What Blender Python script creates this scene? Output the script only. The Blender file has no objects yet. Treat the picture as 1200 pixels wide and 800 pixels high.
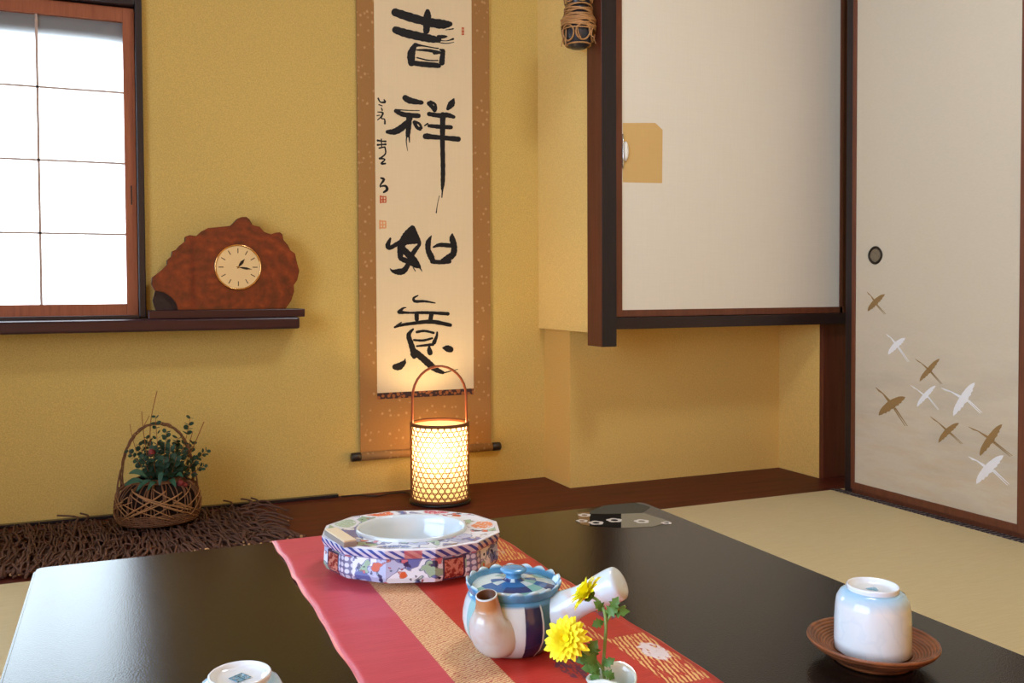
import bpy, bmesh, math, random
from math import sin, cos, pi, radians as R, atan2, sqrt, tan
from mathutils import Vector, Matrix, Quaternion
random.seed(7)
sc = bpy.context.scene
COL = sc.collection

# ------------------------------------------------------------------ camera numbers (metres; eye of someone seated on the floor)
EYE = Vector((0, 0, .71))
FPX, CX, CY = 1057.0, -24.5, -31.7
YAW, PITCH, ROLL = R(22.32), R(1.56), R(.30)
_f = Vector((sin(YAW)*cos(PITCH), cos(YAW)*cos(PITCH), -sin(PITCH)))
_r = Vector((cos(YAW), -sin(YAW), 0))
_d = _f.cross(_r)
_r2 = _r*cos(ROLL) + _d*sin(ROLL)
_d2 = -_r*sin(ROLL) + _d*cos(ROLL)
def _ray(px, py): return _r2*((px-600-CX)/FPX) + _d2*((py-400-CY)/FPX) + _f
def at_y(px, py, Y): d = _ray(px, py); return EYE + d*(Y/d.y)
def at_x(px, py, X): d = _ray(px, py); return EYE + d*(X/d.x)
def at_z(px, py, Z): d = _ray(px, py); return EYE + d*((Z-EYE.z)/d.z)

# ------------------------------------------------------------------ materials
def lin(c):
    r = []
    for v in c:
        v /= 255.0
        r.append(v/12.92 if v <= .04045 else ((v+.055)/1.055)**2.4)
    return (*r, 1)

class NT:
    def __init__(s, name):
        s.m = bpy.data.materials.new(name); s.m.use_nodes = True
        s.t = s.m.node_tree; s.t.nodes.clear()
        s.out = s.t.nodes.new('ShaderNodeOutputMaterial')
    def n(s, typ, **kw):
        nd = s.t.nodes.new(typ)
        for k, v in kw.items(): setattr(nd, k, v)
        return nd
    def put(s, sock, v):
        if isinstance(v, bpy.types.NodeSocket): s.t.links.new(v, sock)
        elif v is not None: sock.default_value = v
    def math(s, op, a, b=None, c=None, clamp=False):
        nd = s.n('ShaderNodeMath', operation=op, use_clamp=clamp)
        s.put(nd.inputs[0], a); s.put(nd.inputs[1], b)
        if c is not None: s.put(nd.inputs[2], c)
        return nd.outputs[0]
    def mix(s, f, a, b, mode='MIX'):
        nd = s.n('ShaderNodeMix', data_type='RGBA', blend_type=mode)
        s.put(nd.inputs[0], f); s.put(nd.inputs[6], a); s.put(nd.inputs[7], b)
        return nd.outputs[2]
    def co(s, kind='Object'): return s.n('ShaderNodeTexCoord').outputs[kind]
    def sep(s, v):
        nd = s.n('ShaderNodeSeparateXYZ'); s.put(nd.inputs[0], v); return nd.outputs
    def comb(s, x, y, z=0.0):
        nd = s.n('ShaderNodeCombineXYZ'); s.put(nd.inputs[0], x); s.put(nd.inputs[1], y); s.put(nd.inputs[2], z); return nd.outputs[0]
    def mapv(s, v, sc=(1,1,1), loc=(0,0,0), rot=(0,0,0)):
        nd = s.n('ShaderNodeMapping'); s.put(nd.inputs[0], v)
        nd.inputs['Scale'].default_value = sc; nd.inputs['Location'].default_value = loc; nd.inputs['Rotation'].default_value = rot
        return nd.outputs[0]
    def noise(s, v, scale=5, detail=3, rough=.5, out='Fac'):
        nd = s.n('ShaderNodeTexNoise'); s.put(nd.inputs['Vector'], v)
        nd.inputs['Scale'].default_value = scale; nd.inputs['Detail'].default_value = detail; nd.inputs['Roughness'].default_value = rough
        return nd.outputs[out]
    def vor(s, v, scale=5, feature='F1', out='Distance', rand=1.0):
        nd = s.n('ShaderNodeTexVoronoi', feature=feature); s.put(nd.inputs['Vector'], v)
        nd.inputs['Scale'].default_value = scale; nd.inputs['Randomness'].default_value = rand
        return nd.outputs[out]
    def wave(s, v, scale=5, dist=0, detail=2, dscale=1, direction='X', prof='SIN'):
        nd = s.n('ShaderNodeTexWave', bands_direction=direction, wave_profile=prof); s.put(nd.inputs['Vector'], v)
        nd.inputs['Scale'].default_value = scale; nd.inputs['Distortion'].default_value = dist
        nd.inputs['Detail'].default_value = detail; nd.inputs['Detail Scale'].default_value = dscale
        return nd.outputs['Fac']
    def ramp(s, f, stops, interp='LINEAR'):
        nd = s.n('ShaderNodeValToRGB'); cr = nd.color_ramp; cr.interpolation = interp
        while len(cr.elements) > 1: cr.elements.remove(cr.elements[0])
        cr.elements[0].position = stops[0][0]; cr.elements[0].color = stops[0][1]
        for p, c in stops[1:]:
            e = cr.elements.new(p); e.color = c
        s.put(nd.inputs[0], f); return nd.outputs[0]
    def step(s, v, lo, hi):
        nd = s.n('ShaderNodeMapRange'); nd.clamp = True; s.put(nd.inputs[0], v)
        nd.inputs[1].default_value = lo; nd.inputs[2].default_value = hi
        return nd.outputs[0]
    def box(s, x, lo, hi, e=.0004):
        return s.math('MULTIPLY', s.step(x, lo-e, lo+e), s.step(x, hi+e, hi-e))
    def bump(s, h, strength=.3, dist=.001):
        nd = s.n('ShaderNodeBump'); s.put(nd.inputs['Height'], h)
        nd.inputs['Strength'].default_value = strength; nd.inputs['Distance'].default_value = dist
        return nd.outputs[0]
    def bsdf(s, color, rough=.6, normal=None, spec=.5, **kw):
        b = s.n('ShaderNodeBsdfPrincipled')
        s.put(b.inputs['Base Color'], color); s.put(b.inputs['Roughness'], rough)
        b.inputs['Specular IOR Level'].default_value = spec
        if normal is not None: s.put(b.inputs['Normal'], normal)
        for k, v in kw.items(): s.put(b.inputs[k.replace('_', ' ')], v)
        return b.outputs[0]
    def done(s, sh): s.t.links.new(sh, s.out.inputs[0]); return s.m

def plain(name, c, rough=.5, spec=.5, var=.12, scale=40, metal=0.0, bump=0.0, **kw):
    t = NT(name); o = t.co()
    nz = t.noise(o, scale, 4)
    dark = tuple(x*(1-var) for x in lin(c)[:3])+(1,)
    light = tuple(min(1, x*(1+var)) for x in lin(c)[:3])+(1,)
    col = t.mix(nz, dark, light)
    nm = t.bump(nz, bump, .002) if bump else None
    return t.done(t.bsdf(col, rough, nm, spec, Metallic=metal, **kw))

def plaster(name, c):
    t = NT(name); o = t.co()
    f = t.noise(o, 260, 2, .7); g = t.noise(o, 3.5, 3); h = t.vor(o, 170)
    b = lin(c)
    col = t.mix(t.step(f, .3, .75), tuple(x*.80 for x in b[:3])+(1,), tuple(min(1, x*1.14) for x in b[:3])+(1,))
    col = t.mix(t.math('MULTIPLY', g, .25), col, tuple(x*.8 for x in b[:3])+(1,))
    return t.done(t.bsdf(col, .93, t.bump(t.math('ADD', f, h), .35, .0012), .15))

def wood(name, c1, c2, rough=.45, axis='Z', scale=9, spec=.4, coat=0.0):
    t = NT(name); o = t.co()
    s = {'X': (.08, 1, 1), 'Y': (1, .08, 1), 'Z': (1, 1, .08)}[axis]
    v = t.mapv(o, s)
    n1 = t.noise(v, scale*6, 5, .6); n2 = t.noise(v, scale*30, 3, .6)
    f = t.math('MULTIPLY_ADD', n2, .35, t.math('MULTIPLY', n1, .65))
    col = t.ramp(f, [(.3, lin(c1)), (.7, lin(c2))])
    return t.done(t.bsdf(col, rough, t.bump(f, .25, .0008), spec, Coat_Weight=coat))

M = {}
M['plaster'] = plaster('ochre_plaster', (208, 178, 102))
M['plaster_brightened'] = plaster('brightened_ochre_plaster', (226, 188, 108))  # recess plaster lightened in its colour to make up for missing light
M['ceiling'] = wood('ceiling_board', (170, 140, 100), (190, 160, 115), .7, 'Y')
M['post'] = wood('post_wood', (74, 34, 22), (104, 50, 32), .42)
M['black_wood'] = wood('black_lacquered_wood', (26, 20, 24), (42, 32, 34), .38, 'Z')
M['rail_wood'] = wood('rail_wood', (34, 24, 24), (52, 34, 30), .42, 'X')
M['frame_wood'] = wood('door_frame_wood', (88, 48, 32), (116, 66, 44), .45)
M['shoji_wood'] = wood('shoji_wood', (134, 72, 44), (168, 98, 62), .5)
M['lattice'] = wood('lattice_wood_bloom', (170, 150, 140), (190, 170, 158), .5)  # brown bars turned pale grey: window bloom put into the colour
M['shelf'] = wood('shelf_lacquer', (40, 18, 26), (60, 28, 34), .3, 'X', spec=.35)
M['clock_wood'] = None
M['fittings'] = plain('dark_bronze', (52, 44, 36), .4, metal=.7)

def mat_toko():
    t = NT('alcove_board'); o = t.co(); v = t.mapv(o, (.1, 1, 1))
    n1 = t.noise(v, 34, 5, .6); n2 = t.noise(o, 300, 2)
    col = t.ramp(n1, [(.3, lin((66, 26, 18))), (.7, lin((100, 42, 28)))])
    return t.done(t.bsdf(col, .5, t.bump(n2, .12, .0006), .16))
M['toko'] = mat_toko()

def mat_tatami():
    t = NT('tatami_rush'); o = t.co(); p = t.sep(o)
    w = t.wave(o, 130, 1.2, 2, 3, 'Y'); w2 = t.noise(t.mapv(o, (14, 260, 1)), 1, 3); g = t.noise(o, 2.2, 3)
    col = t.mix(w2, lin((200, 184, 140)), lin((226, 214, 172)))
    col = t.mix(t.math('MULTIPLY', w, .22), col, lin((164, 146, 104)))
    col = t.mix(t.math('MULTIPLY', g, .25), col, lin((206, 182, 134)))
    return t.done(t.bsdf(col, .7, t.bump(w, .5, .0015), .25))
M['tatami'] = mat_tatami()

def mat_border():
    t = NT('tatami_border_brocade'); o = t.co(); p = t.sep(o)
    w = t.wave(o, 18, 0, 0, 1, 'Y'); v = t.vor(o, 95, rand=.5)
    f = t.math('MULTIPLY', t.step(w, .55, .7), t.step(v, .62, .45))
    col = t.mix(f, lin((40, 34, 44)), lin((124, 116, 110)))
    return t.done(t.bsdf(col, .75, None, .2))
M['border'] = mat_border()

def mat_fusuma():
    t = NT('misty_door_paper'); o = t.co(); p = t.sep(o)
    n1 = t.noise(t.mapv(o, (1, 2.2, 9)), 1.6, 5, .6)
    n2 = t.noise(t.mapv(o, (1, 3, 14), (3, 1, 2)), 2.4, 4, .6)
    fine = t.noise(t.mapv(o, (1, 90, 700)), 1, 2)
    z = p[2]
    base = t.mix(fine, lin((196, 186, 164)), lin((208, 198, 176)))
    low = t.step(z, .66, .36)
    mist = t.math('MULTIPLY', t.step(n1, .42, .66), low)
    col = t.mix(t.math('MULTIPLY', mist, .26), base, lin((150, 142, 130)))
    warm = t.math('MULTIPLY', t.step(n2, .45, .68), t.step(z, .5, .15))
    col = t.mix(t.math('MULTIPLY', warm, .28), col, lin((196, 158, 112)))
    return t.done(t.bsdf(col, .8, t.bump(fine, .15, .0004), .2))
M['fusuma'] = mat_fusuma()

def mat_linen(name, c):
    t = NT(name); o = t.co()
    a = t.noise(t.mapv(o, (12, 12, 420)), 1, 2); b = t.noise(t.mapv(o, (420, 420, 10)), 1, 2)
    f = t.math('MULTIPLY', t.math('ADD', a, b), .5); c0 = lin(c)
    col = t.mix(f, tuple(x*.92 for x in c0[:3])+(1,), tuple(min(1, x*1.06) for x in c0[:3])+(1,))
    return t.done(t.bsdf(col, .85, t.bump(f, .2, .0004), .15))
M['cab_paper'] = mat_linen('cupboard_door_cloth', (224, 216, 198))
M['patch'] = mat_linen('patch_paper', (208, 172, 110))
M['scroll_paper'] = mat_linen('scroll_paper', (226, 206, 168))

def mat_brocade(name, c, c2, sc=26, thr=(.16, .08)):
    t = NT(name); o = t.co()
    v = t.vor(o, sc, rand=.75); n = t.noise(o, 210, 2); n2 = t.noise(o, 110, 3)
    petal = t.math('ADD', v, t.math('MULTIPLY', n2, .30))
    f = t.step(petal, thr[0]+.15, thr[1]+.15)
    base = t.mix(n, tuple(x*.86 for x in lin(c)[:3])+(1,), tuple(min(1, x*1.12) for x in lin(c)[:3])+(1,))
    col = t.mix(t.math('MULTIPLY', f, .7), base, lin(c2))
    return t.done(t.bsdf(col, .7, t.bump(n, .2, .0005), .25))
M['brocade'] = mat_brocade('brown_brocade', (158, 114, 64), (198, 158, 108), 48, (.30, .12))
M['dark_brocade'] = mat_brocade('dark_brocade', (58, 40, 42), (170, 104, 56), 70, (.55, .4))
M['ink'] = plain('sumi_ink', (30, 28, 30), .6, .2, .2)
M['seal'] = plain('seal_red', (196, 92, 58), .8, .1)
M['seal_pale'] = plain('seal_pale', (222, 158, 108), .8, .1)
M['knob'] = plain('dark_rod_end', (34, 26, 26), .3, .5)

def mat_clockwood():
    t = NT('polished_burl'); o = t.co(); p = t.sep(o)
    d = t.comb(t.math('MULTIPLY', p[0], 1.0), 0.0, t.math('MULTIPLY', t.math('SUBTRACT', p[2], .09), 1.4))
    nz = t.noise(o, 7, 4, .6, 'Color')
    v = t.mix(.10, d, nz)
    wv = t.n('ShaderNodeTexWave', wave_type='RINGS', rings_direction='Y'); t.put(wv.inputs['Vector'], v)
    wv.inputs['Scale'].default_value = 9; wv.inputs['Distortion'].default_value = 3; wv.inputs['Detail'].default_value = 3
    n2 = t.noise(o, 30, 5, .65)
    f = t.math('MULTIPLY_ADD', wv.outputs['Fac'], .10, t.math('MULTIPLY', n2, .86))
    col = t.ramp(f, [(.3, lin((74, 22, 10))), (.55, lin((114, 38, 16))), (.8, lin((150, 62, 24)))])
    return t.done(t.bsdf(col, .35, t.bump(n2, .1, .001), .4, Coat_Weight=.25))
M['clock_wood'] = mat_clockwood()
M['bark'] = plain('dark_bark', (50, 32, 24), .6, .3, .5, 60, bump=.8)
M['brass'] = plain('polished_brass', (214, 170, 110), .2, .5, .03, metal=1.0)
def mat_dial():
    t = NT('brushed_dial'); o = t.co(); p = t.sep(o)
    a = t.math('ARCTAN2', t.math('SUBTRACT', p[2], .1345), t.math('SUBTRACT', p[0], .018))
    fine = t.noise(t.comb(t.math('MULTIPLY', a, 30), 0.0, 0.0), 2, 2)
    col = t.mix(fine, lin((196, 184, 140)), lin((226, 216, 176)))
    return t.done(t.bsdf(col, .3, None, .5, Metallic=.35))
M['dial'] = mat_dial()
M['black'] = plain('black_paint', (20, 18, 18), .4, .4)

def mat_table():
    t = NT('dark_lacquer'); o = t.co()
    n = t.noise(o, 520, 1.5, .6); n2 = t.noise(o, 5, 3)
    col = t.mix(t.step(n, .35, .7), lin((5, 4, 4)), lin((28, 23, 20)))
    return t.done(t.bsdf(col, t.math('MULTIPLY_ADD', n2, .03, .165), t.bump(n, .28, .0005), .31))
M['table'] = mat_table()
M['inlay_black'] = plain('inlay_black', (10, 8, 8), .6, .05)
M['inlay_grey'] = plain('inlay_grey_gold', (122, 114, 94), .8, .15, .2, 300)
M['inlay_dim'] = plain('inlay_dim_grey', (66, 62, 50), .7, .12, .2, 300)
M['inlay_gold'] = plain('inlay_gold_dust', (116, 84, 40), .6, .2, .3, 300)
M['inlay_white'] = plain('inlay_shell', (186, 178, 168), .5, .4)

def mat_runner():
    t = NT('runner_weave'); o = t.co(); p = t.sep(o); x, y = p[0], p[1]
    weft = t.noise(t.mapv(o, (30, 900, 1)), 1, 2); broad = t.noise(t.mapv(o, (4, 60, 1)), 1, 3)
    red_glare = t.mix(weft, lin((182, 58, 72)), lin((216, 88, 100)))  # pinker on the left: window glare put into the red
    red_r = t.mix(weft, lin((172, 40, 30)), lin((206, 60, 42)))
    red = t.mix(t.step(x, .28, .31), red_glare, red_r)
    red = t.mix(t.math('MULTIPLY', broad, .25), red, lin((150, 36, 40)))
    # gold stripe of fine slanted threads
    w1 = t.wave(t.mapv(o, (1, 1, 1), rot=(0, 0, R(72))), 92, 6, 3, 2.2, 'X')
    gold1 = t.mix(t.step(w1, .22, .42), lin((190, 96, 66)), lin((228, 192, 142)))
    col = t.mix(t.box(x, .270, .319), red, gold1)
    # checker blocks of parallel gold threads
    w2 = t.wave(t.mapv(o, (1, 1, 1), rot=(0, 0, R(12))), 72, 2.6, 2, 2.0, 'X')
    dash = t.noise(t.mapv(o, (300, 50, 1)), 1, 1)
    gm = t.math('MULTIPLY', t.step(w2, .40, .55), t.step(dash, .36, .46))
    m = None
    for (x0, x1, y0, y1) in ((.443, .486, .667, .782), (.396, .443, .782, .888), (.443, .486, .888, .985), (.396, .443, .985, 1.06), (.443, .486, 1.06, 1.19), (.396, .443, .56, .667), (.443, .486, .45, .56), (.35, .396, 1.19, 1.27)):
        b = t.math('MULTIPLY', t.box(x, x0, x1), t.box(y, y0, y1))
        m = b if m is None else t.math('MAXIMUM', m, b)
    col = t.mix(t.math('MULTIPLY', m, gm), col, lin((222, 182, 112)))
    # pale and violet woven motifs
    nd = t.noise(o, 160, 2, .5, 'Color')
    pd = t.sep(t.mix(.012, o, nd))
    def blob(cx, cy, rx, ry):
        dx = t.math('DIVIDE', t.math('SUBTRACT', pd[0], cx+.0), rx); dy = t.math('DIVIDE', t.math('SUBTRACT', pd[1], cy), ry)
        return t.math('SQRT', t.math('ADD', t.math('MULTIPLY', dx, dx), t.math('MULTIPLY', dy, dy)))
    grain = t.noise(t.mapv(o, (200, 60, 1), rot=(0, 0, .5)), 1.6, 2)
    for (cx, cy, rx, ry, c, g) in ((.472, .735, .012, .022, (222, 208, 206), .36), (.425, .83, .012, .024, (206, 190, 190), .5), (.46, 1.1, .01, .02, (206, 180, 170), .5),
                                (.385, .735, .016, .03, (104, 48, 74), .5), (.478, .845, .009, .022, (96, 44, 84), .5), (.38, .66, .012, .02, (104, 48, 74), .5), (.36, 1.15, .012, .02, (104, 48, 74), .5)):
        f = t.math('MULTIPLY', t.step(blob(cx, cy, rx, ry), 1.05, .9), t.step(grain, g-.03, g+.03))
        col = t.mix(f, col, lin(c))
    edge = t.math('MAXIMUM', t.step(x, .1925, .1915), t.step(x, .4895, .4905))
    col = t.mix(t.math('MULTIPLY', edge, .7), col, lin((232, 130, 108)))
    return t.done(t.bsdf(col, .42, t.bump(t.math('ADD', weft, t.math('MULTIPLY', w1, .3)), .3, .0005), .45))
M['runner'] = mat_runner()

def porcelain(name, color_fn=None, rough=.1, base=(226, 234, 240)):
    t = NT(name)
    col = color_fn(t) if color_fn else lin(base)
    return t.done(t.bsdf(col, rough, None, .5, Coat_Weight=.35, Coat_Roughness=.06))
M['porcelain'] = porcelain('white_porcelain')
M['pale_porcelain'] = porcelain('pale_celadon_porcelain', base=(206, 218, 222))
def cup_fn(t):
    o = t.co(); z = t.sep(o)[2]
    n = t.noise(o, 60, 3); n2 = t.wave(t.mapv(o, (1, 1, 1), rot=(.6, .4, 0)), 22, 9, 3, 2)
    c = t.mix(t.step(z, .044, .057), lin((224, 230, 230)), lin((150, 196, 226)))
    c = t.mix(t.step(z, .0565, .060), c, lin((226, 236, 242)))
    return t.mix(t.math('MULTIPLY', t.step(n2, .75, 1.0), .10), c, lin((150, 180, 200)))
M['cup'] = porcelain('cup_glaze', cup_fn, .12)
M['blue_mark'] = porcelain('blue_underglaze', base=(126, 176, 200))

def paint(t, q, k=1.0):
    """hand-painted washes: periwinkle, green, red and navy with darker outlines on white"""
    w = t.noise(q, 1.6*k, 2, .5, 'Color'); q = t.mix(.22, q, w)
    def field(off, sc_, thr, wash, line, soft=.02, lw=.014):
        f = t.noise(t.mapv(q, (1, 1, 1), off), sc_*k, 2.5, .45)
        return t.step(f, thr, thr+soft), t.step(t.math('ABSOLUTE', t.math('SUBTRACT', f, thr)), lw, lw*.3), lin(wash), lin(line)
    c = lin((226, 230, 238))
    for args in (((0, 0, 0), 1.5, .54, (176, 186, 216), (70, 78, 140)), ((7, 3, 0), 1.9, .57, (150, 180, 150), (60, 90, 110)), ((3, 9, 0), 2.1, .60, (96, 108, 166), (42, 48, 104)), ((11, 5, 0), 2.6, .645, (206, 92, 52), (150, 50, 34)), ((5, 15, 0), 3.4, .64, (46, 46, 88), (30, 30, 60)), ((17, 2, 0), 3.8, .66, (198, 110, 120), (150, 60, 70))):
        m, l, wc, lc = field(*args)
        c = t.mix(m, c, wc); c = t.mix(t.math('MULTIPLY', l, .8), c, lc)
    return c
def imari_side(t):
    uv = t.n('ShaderNodeUVMap', uv_map='UVMap').outputs[0]
    p = t.sep(uv); u, v = p[0], p[1]
    U = t.math('MULTIPLY', u, 15.0)
    q = t.comb(U, t.math('MULTIPLY', v, 1.3))
    c = paint(t, q, 1.05)
    leaf = t.vor(q, 2.0); lc = t.sep(t.vor(q, 2.0, out='Color'))[1]
    lob = t.math('MULTIPLY', t.step(t.vor(q, 5.0), .30, .24), t.math('MULTIPLY', t.step(leaf, .42, .40), t.step(lc, .55, .57)))
    c = t.mix(lob, c, lin((36, 38, 70)))
    st = t.wave(t.comb(t.math('ADD', U, t.math('MULTIPLY', v, 1.6)), 0.0), 1.05, 1.2, 2, 1.5)
    bc = t.mix(t.step(st, .35, .5), lin((58, 72, 150)), lin((206, 210, 226)))
    bc = t.mix(t.math('MULTIPLY', t.box(st, .80, .92, .04), .35), bc, lin((200, 140, 110)))
    rp = t.step(t.noise(t.comb(U, 0.0), .8, 1), .60, .62)
    bc = t.mix(t.math('MULTIPLY', rp, .8), bc, lin((190, 90, 74)))
    c = t.mix(t.step(v, .735, .75), c, bc)
    c = t.mix(t.math('MULTIPLY', t.box(v, .715, .74, .006), .7), c, lin((60, 70, 130)))
    ph = t.math('FRACT', t.math('MULTIPLY', u, 4.0))
    pm = t.math('MULTIPLY', t.box(ph, .06, .24, .003), t.box(v, .10, .70, .01))
    n = t.noise(q, 6, 3, .6)
    pc = t.mix(t.step(n, .47, .55), lin((132, 50, 44)), lin((196, 124, 104)))
    fr = t.math('MULTIPLY', t.box(ph, .075, .225, .002), t.box(v, .16, .64, .01))
    pc = t.mix(fr, lin((70, 56, 80)), pc)
    c = t.mix(pm, c, pc)
    pm2 = t.math('MULTIPLY', t.box(ph, .25, .40, .003), t.box(v, .1, .7, .01))
    ck = t.vor(t.comb(U, t.math('MULTIPLY', v, 1.3)), 5, rand=.15); c = t.mix(pm2, c, t.mix(t.step(ck, .32, .45), lin((206, 204, 218)), lin((112, 108, 142))))
    return t.mix(t.step(v, .95, .97), c, lin((232, 238, 246)))
M['imari_side'] = porcelain('imari_side_glaze', imari_side, .1)
def imari_top(t):
    o = t.co()
    c = paint(t, t.mapv(o, (44, 44, 44)), .5)
    q = t.sep(t.mix(.012, o, t.noise(o, 60, 3, .6, 'Color'))); fr = t.noise(o, 320, 2)
    for (cx, cy, r, ry, col) in ((-.045, .080, .020, .012, (218, 92, 50)), (.035, .086, .020, .011, (206, 100, 122)), (.090, .012, .014, .016, (226, 130, 84)), (-.085, .035, .013, .018, (170, 196, 170)), (-.02, -.078, .02, .009, (90, 108, 164))):
        dx = t.math('DIVIDE', t.math('SUBTRACT', q[0], cx+.006), r); dy = t.math('DIVIDE', t.math('SUBTRACT', q[1], cy+.006), ry)
        d = t.math('SQRT', t.math('ADD', t.math('MULTIPLY', dx, dx), t.math('MULTIPLY', dy, dy)))
        c = t.mix(t.step(d, 1.5, 1.25), c, lin((222, 228, 236)))
        c = t.mix(t.math('MULTIPLY', t.step(d, 1.05, .92), t.step(fr, .36, .42)), c, lin(col))
    return c
M['imari_top'] = porcelain('imari_top_glaze', imari_top, .1)

def pot_fn(t):
    o = t.co(); p = t.sep(o); a = t.math('ARCTAN2', p[1], p[0]); z = p[2]
    nz = t.noise(o, 50, 4)
    c = t.mix(nz, lin((196, 212, 214)), lin((216, 228, 230)))
    th = R(-113.8)
    def ang(lo, hi): return t.box(a, th+R(lo), th+R(hi), .008)
    warm = t.math('MULTIPLY', t.step(z, .024, .0), t.step(nz, .3, .7))
    c = t.mix(t.math('MULTIPLY', warm, .35), c, lin((206, 178, 150)))
    c = t.mix(ang(13, 33), c, lin((30, 36, 74)))
    c = t.mix(ang(35, 54), c, lin((56, 104, 116)))
    c = t.mix(ang(-64, -50), c, lin((150, 196, 196)))
    c = t.mix(ang(-46, -44), c, lin((64, 56, 52)))
    c = t.mix(ang(75, 78), c, lin((64, 56, 52)))
    c = t.mix(t.step(z, .0545, .0575), c, lin((86, 152, 192)))
    return c
M['pot'] = porcelain('teapot_glaze', pot_fn, .16)
def rim_fn(t):
    o = t.co(); z = t.sep(o)[2]; n = t.noise(o, 90, 3)
    c = t.mix(n, lin((38, 104, 156)), lin((96, 164, 196)))
    return t.mix(t.step(z, .0685, .0715), c, lin((200, 222, 228)))
M['pot_rim'] = porcelain('turquoise_rim_glaze', rim_fn, .16)
def lid_fn(t):
    o = t.co(); p = t.sep(o); a = t.math('ARCTAN2', p[1], p[0]); r = t.math('SQRT', t.math('ADD', t.math('MULTIPLY', p[0], p[0]), t.math('MULTIPLY', p[1], p[1])))
    sx = t.math('FRACT', t.math('MULTIPLY', t.math('ADD', a, 3.2), 14/6.283)); 
    ix = t.math('FLOOR', t.math('MULTIPLY', t.math('ADD', a, 3.2), 14/6.283)); ir = t.math('FLOOR', t.math('MULTIPLY', r, 90))
    wn = t.n('ShaderNodeTexWhiteNoise', noise_dimensions='2D'); t.put(wn.inputs['Vector'], t.comb(ix, ir))
    c = t.ramp(wn.outputs['Value'], [(0, lin((196, 216, 216))), (.28, lin((120, 176, 170))), (.5, lin((54, 104, 160))), (.7, lin((190, 208, 210))), (.82, lin((44, 60, 110)))], 'CONSTANT')
    return c
M['pot_lid'] = porcelain('checked_lid_glaze', lid_fn, .16)
def spout_fn(t):
    uv = t.n('ShaderNodeUVMap', uv_map='UVMap').outputs[0]; p = t.sep(uv); o = t.co(); n = t.noise(o, 60, 4)
    v = t.math('ADD', p[1], t.math('MULTIPLY', t.math('SUBTRACT', n, .5), .5))
    c = t.mix(t.step(v, .42, .85), lin((206, 214, 212)), lin((186, 134, 84)))
    return c
M['spout'] = porcelain('spout_toasted_glaze', spout_fn, .2)
def hand_fn(t):
    o = t.co(); n = t.noise(o, 40, 4); p = t.sep(o)
    return t.mix(t.math('MULTIPLY', t.step(n, .52, .7), .6), lin((204, 220, 226)), lin((206, 164, 132)))
M['pot_handle'] = porcelain('handle_glaze', hand_fn, .16)
M['dark_inside'] = plain('spout_inside', (92, 56, 34), .5, .3)

def mat_saucer():
    t = NT('turned_wood_saucer'); o = t.co(); p = t.sep(o)
    r = t.math('SQRT', t.math('ADD', t.math('MULTIPLY', p[0], p[0]), t.math('MULTIPLY', p[1], p[1])))
    w = t.math('SINE', t.math('MULTIPLY', r, 2400)); n = t.noise(t.mapv(o, (1, .15, 1)), 90, 4)
    f = t.math('MULTIPLY_ADD', w, .12, n)
    col = t.ramp(f, [(.3, lin((84, 44, 24))), (.7, lin((142, 82, 46)))])
    return t.done(t.bsdf(col, .38, t.bump(w, .5, .0006), .5))
M['saucer'] = mat_saucer()
M['box_side'] = plain('grey_card', (150, 142, 134), .7, .2)
M['box_top'] = wood('pale_wood', (216, 196, 160), (228, 212, 182), .6, 'X')

M['petal'] = plain('yellow_petal', (255, 240, 40), .55, .3, .10, 90)
M['petal_in'] = plain('yellow_heart', (250, 220, 8), .6, .3, .12, 200)
M['stem'] = plain('green_stem', (126, 150, 84), .5, .3, .2, 80)
M['leaf'] = plain('green_leaf', (84, 124, 52), .5, .4, .25, 80)
M['euca'] = plain('eucalyptus_leaf', (38, 66, 50), .55, .35, .35, 30)
M['broad'] = plain('broad_green_leaf', (30, 70, 46), .5, .4, .3, 40)
M['redbud'] = plain('dull_red_bud', (120, 44, 42), .6, .3, .2)
M['vine'] = plain('vine_twig', (92, 62, 48), .7, .3, .45, 35, bump=.4)
M['cut'] = plain('cut_twig_end', (190, 150, 104), .8, .2)
M['basket'] = plain('basket_vine', (112, 72, 42), .55, .4, .45, 45, bump=.3)
M['basket_hi'] = plain('basket_pale_strip', (150, 106, 64), .5, .4, .3, 45)
M['basket_in'] = plain('basket_dark_liner', (34, 22, 16), .8, .2)
M['twig'] = plain('bare_twig', (140, 88, 44), .6, .3, .2)
M['rattan'] = plain('rattan_strand', (168, 122, 74), .5, .4, .35, 60)
M['darkpot'] = plain('dark_blue_vase', (44, 46, 54), .3, .5, .2)
M['bamboo'] = plain('lantern_bamboo', (112, 64, 34), .5, .3, .2, 60)
M['lamp_handle'] = plain('lantern_handle_wood', (150, 78, 46), .35, .4, .2, 60)
M['lamp_base'] = plain('lantern_base', (24, 18, 16), .4, .4)
M['cord'] = plain('dark_cord', (40, 26, 20), .5, .4)
M['duct'] = plain('cable_cover', (36, 30, 32), .22, .6)
M['steel'] = plain('pale_metal', (206, 206, 200), .25, .5, .05, metal=.9)
M['shell_white'] = plain('white_plastic', (236, 234, 226), .3, .5, .02)

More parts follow.
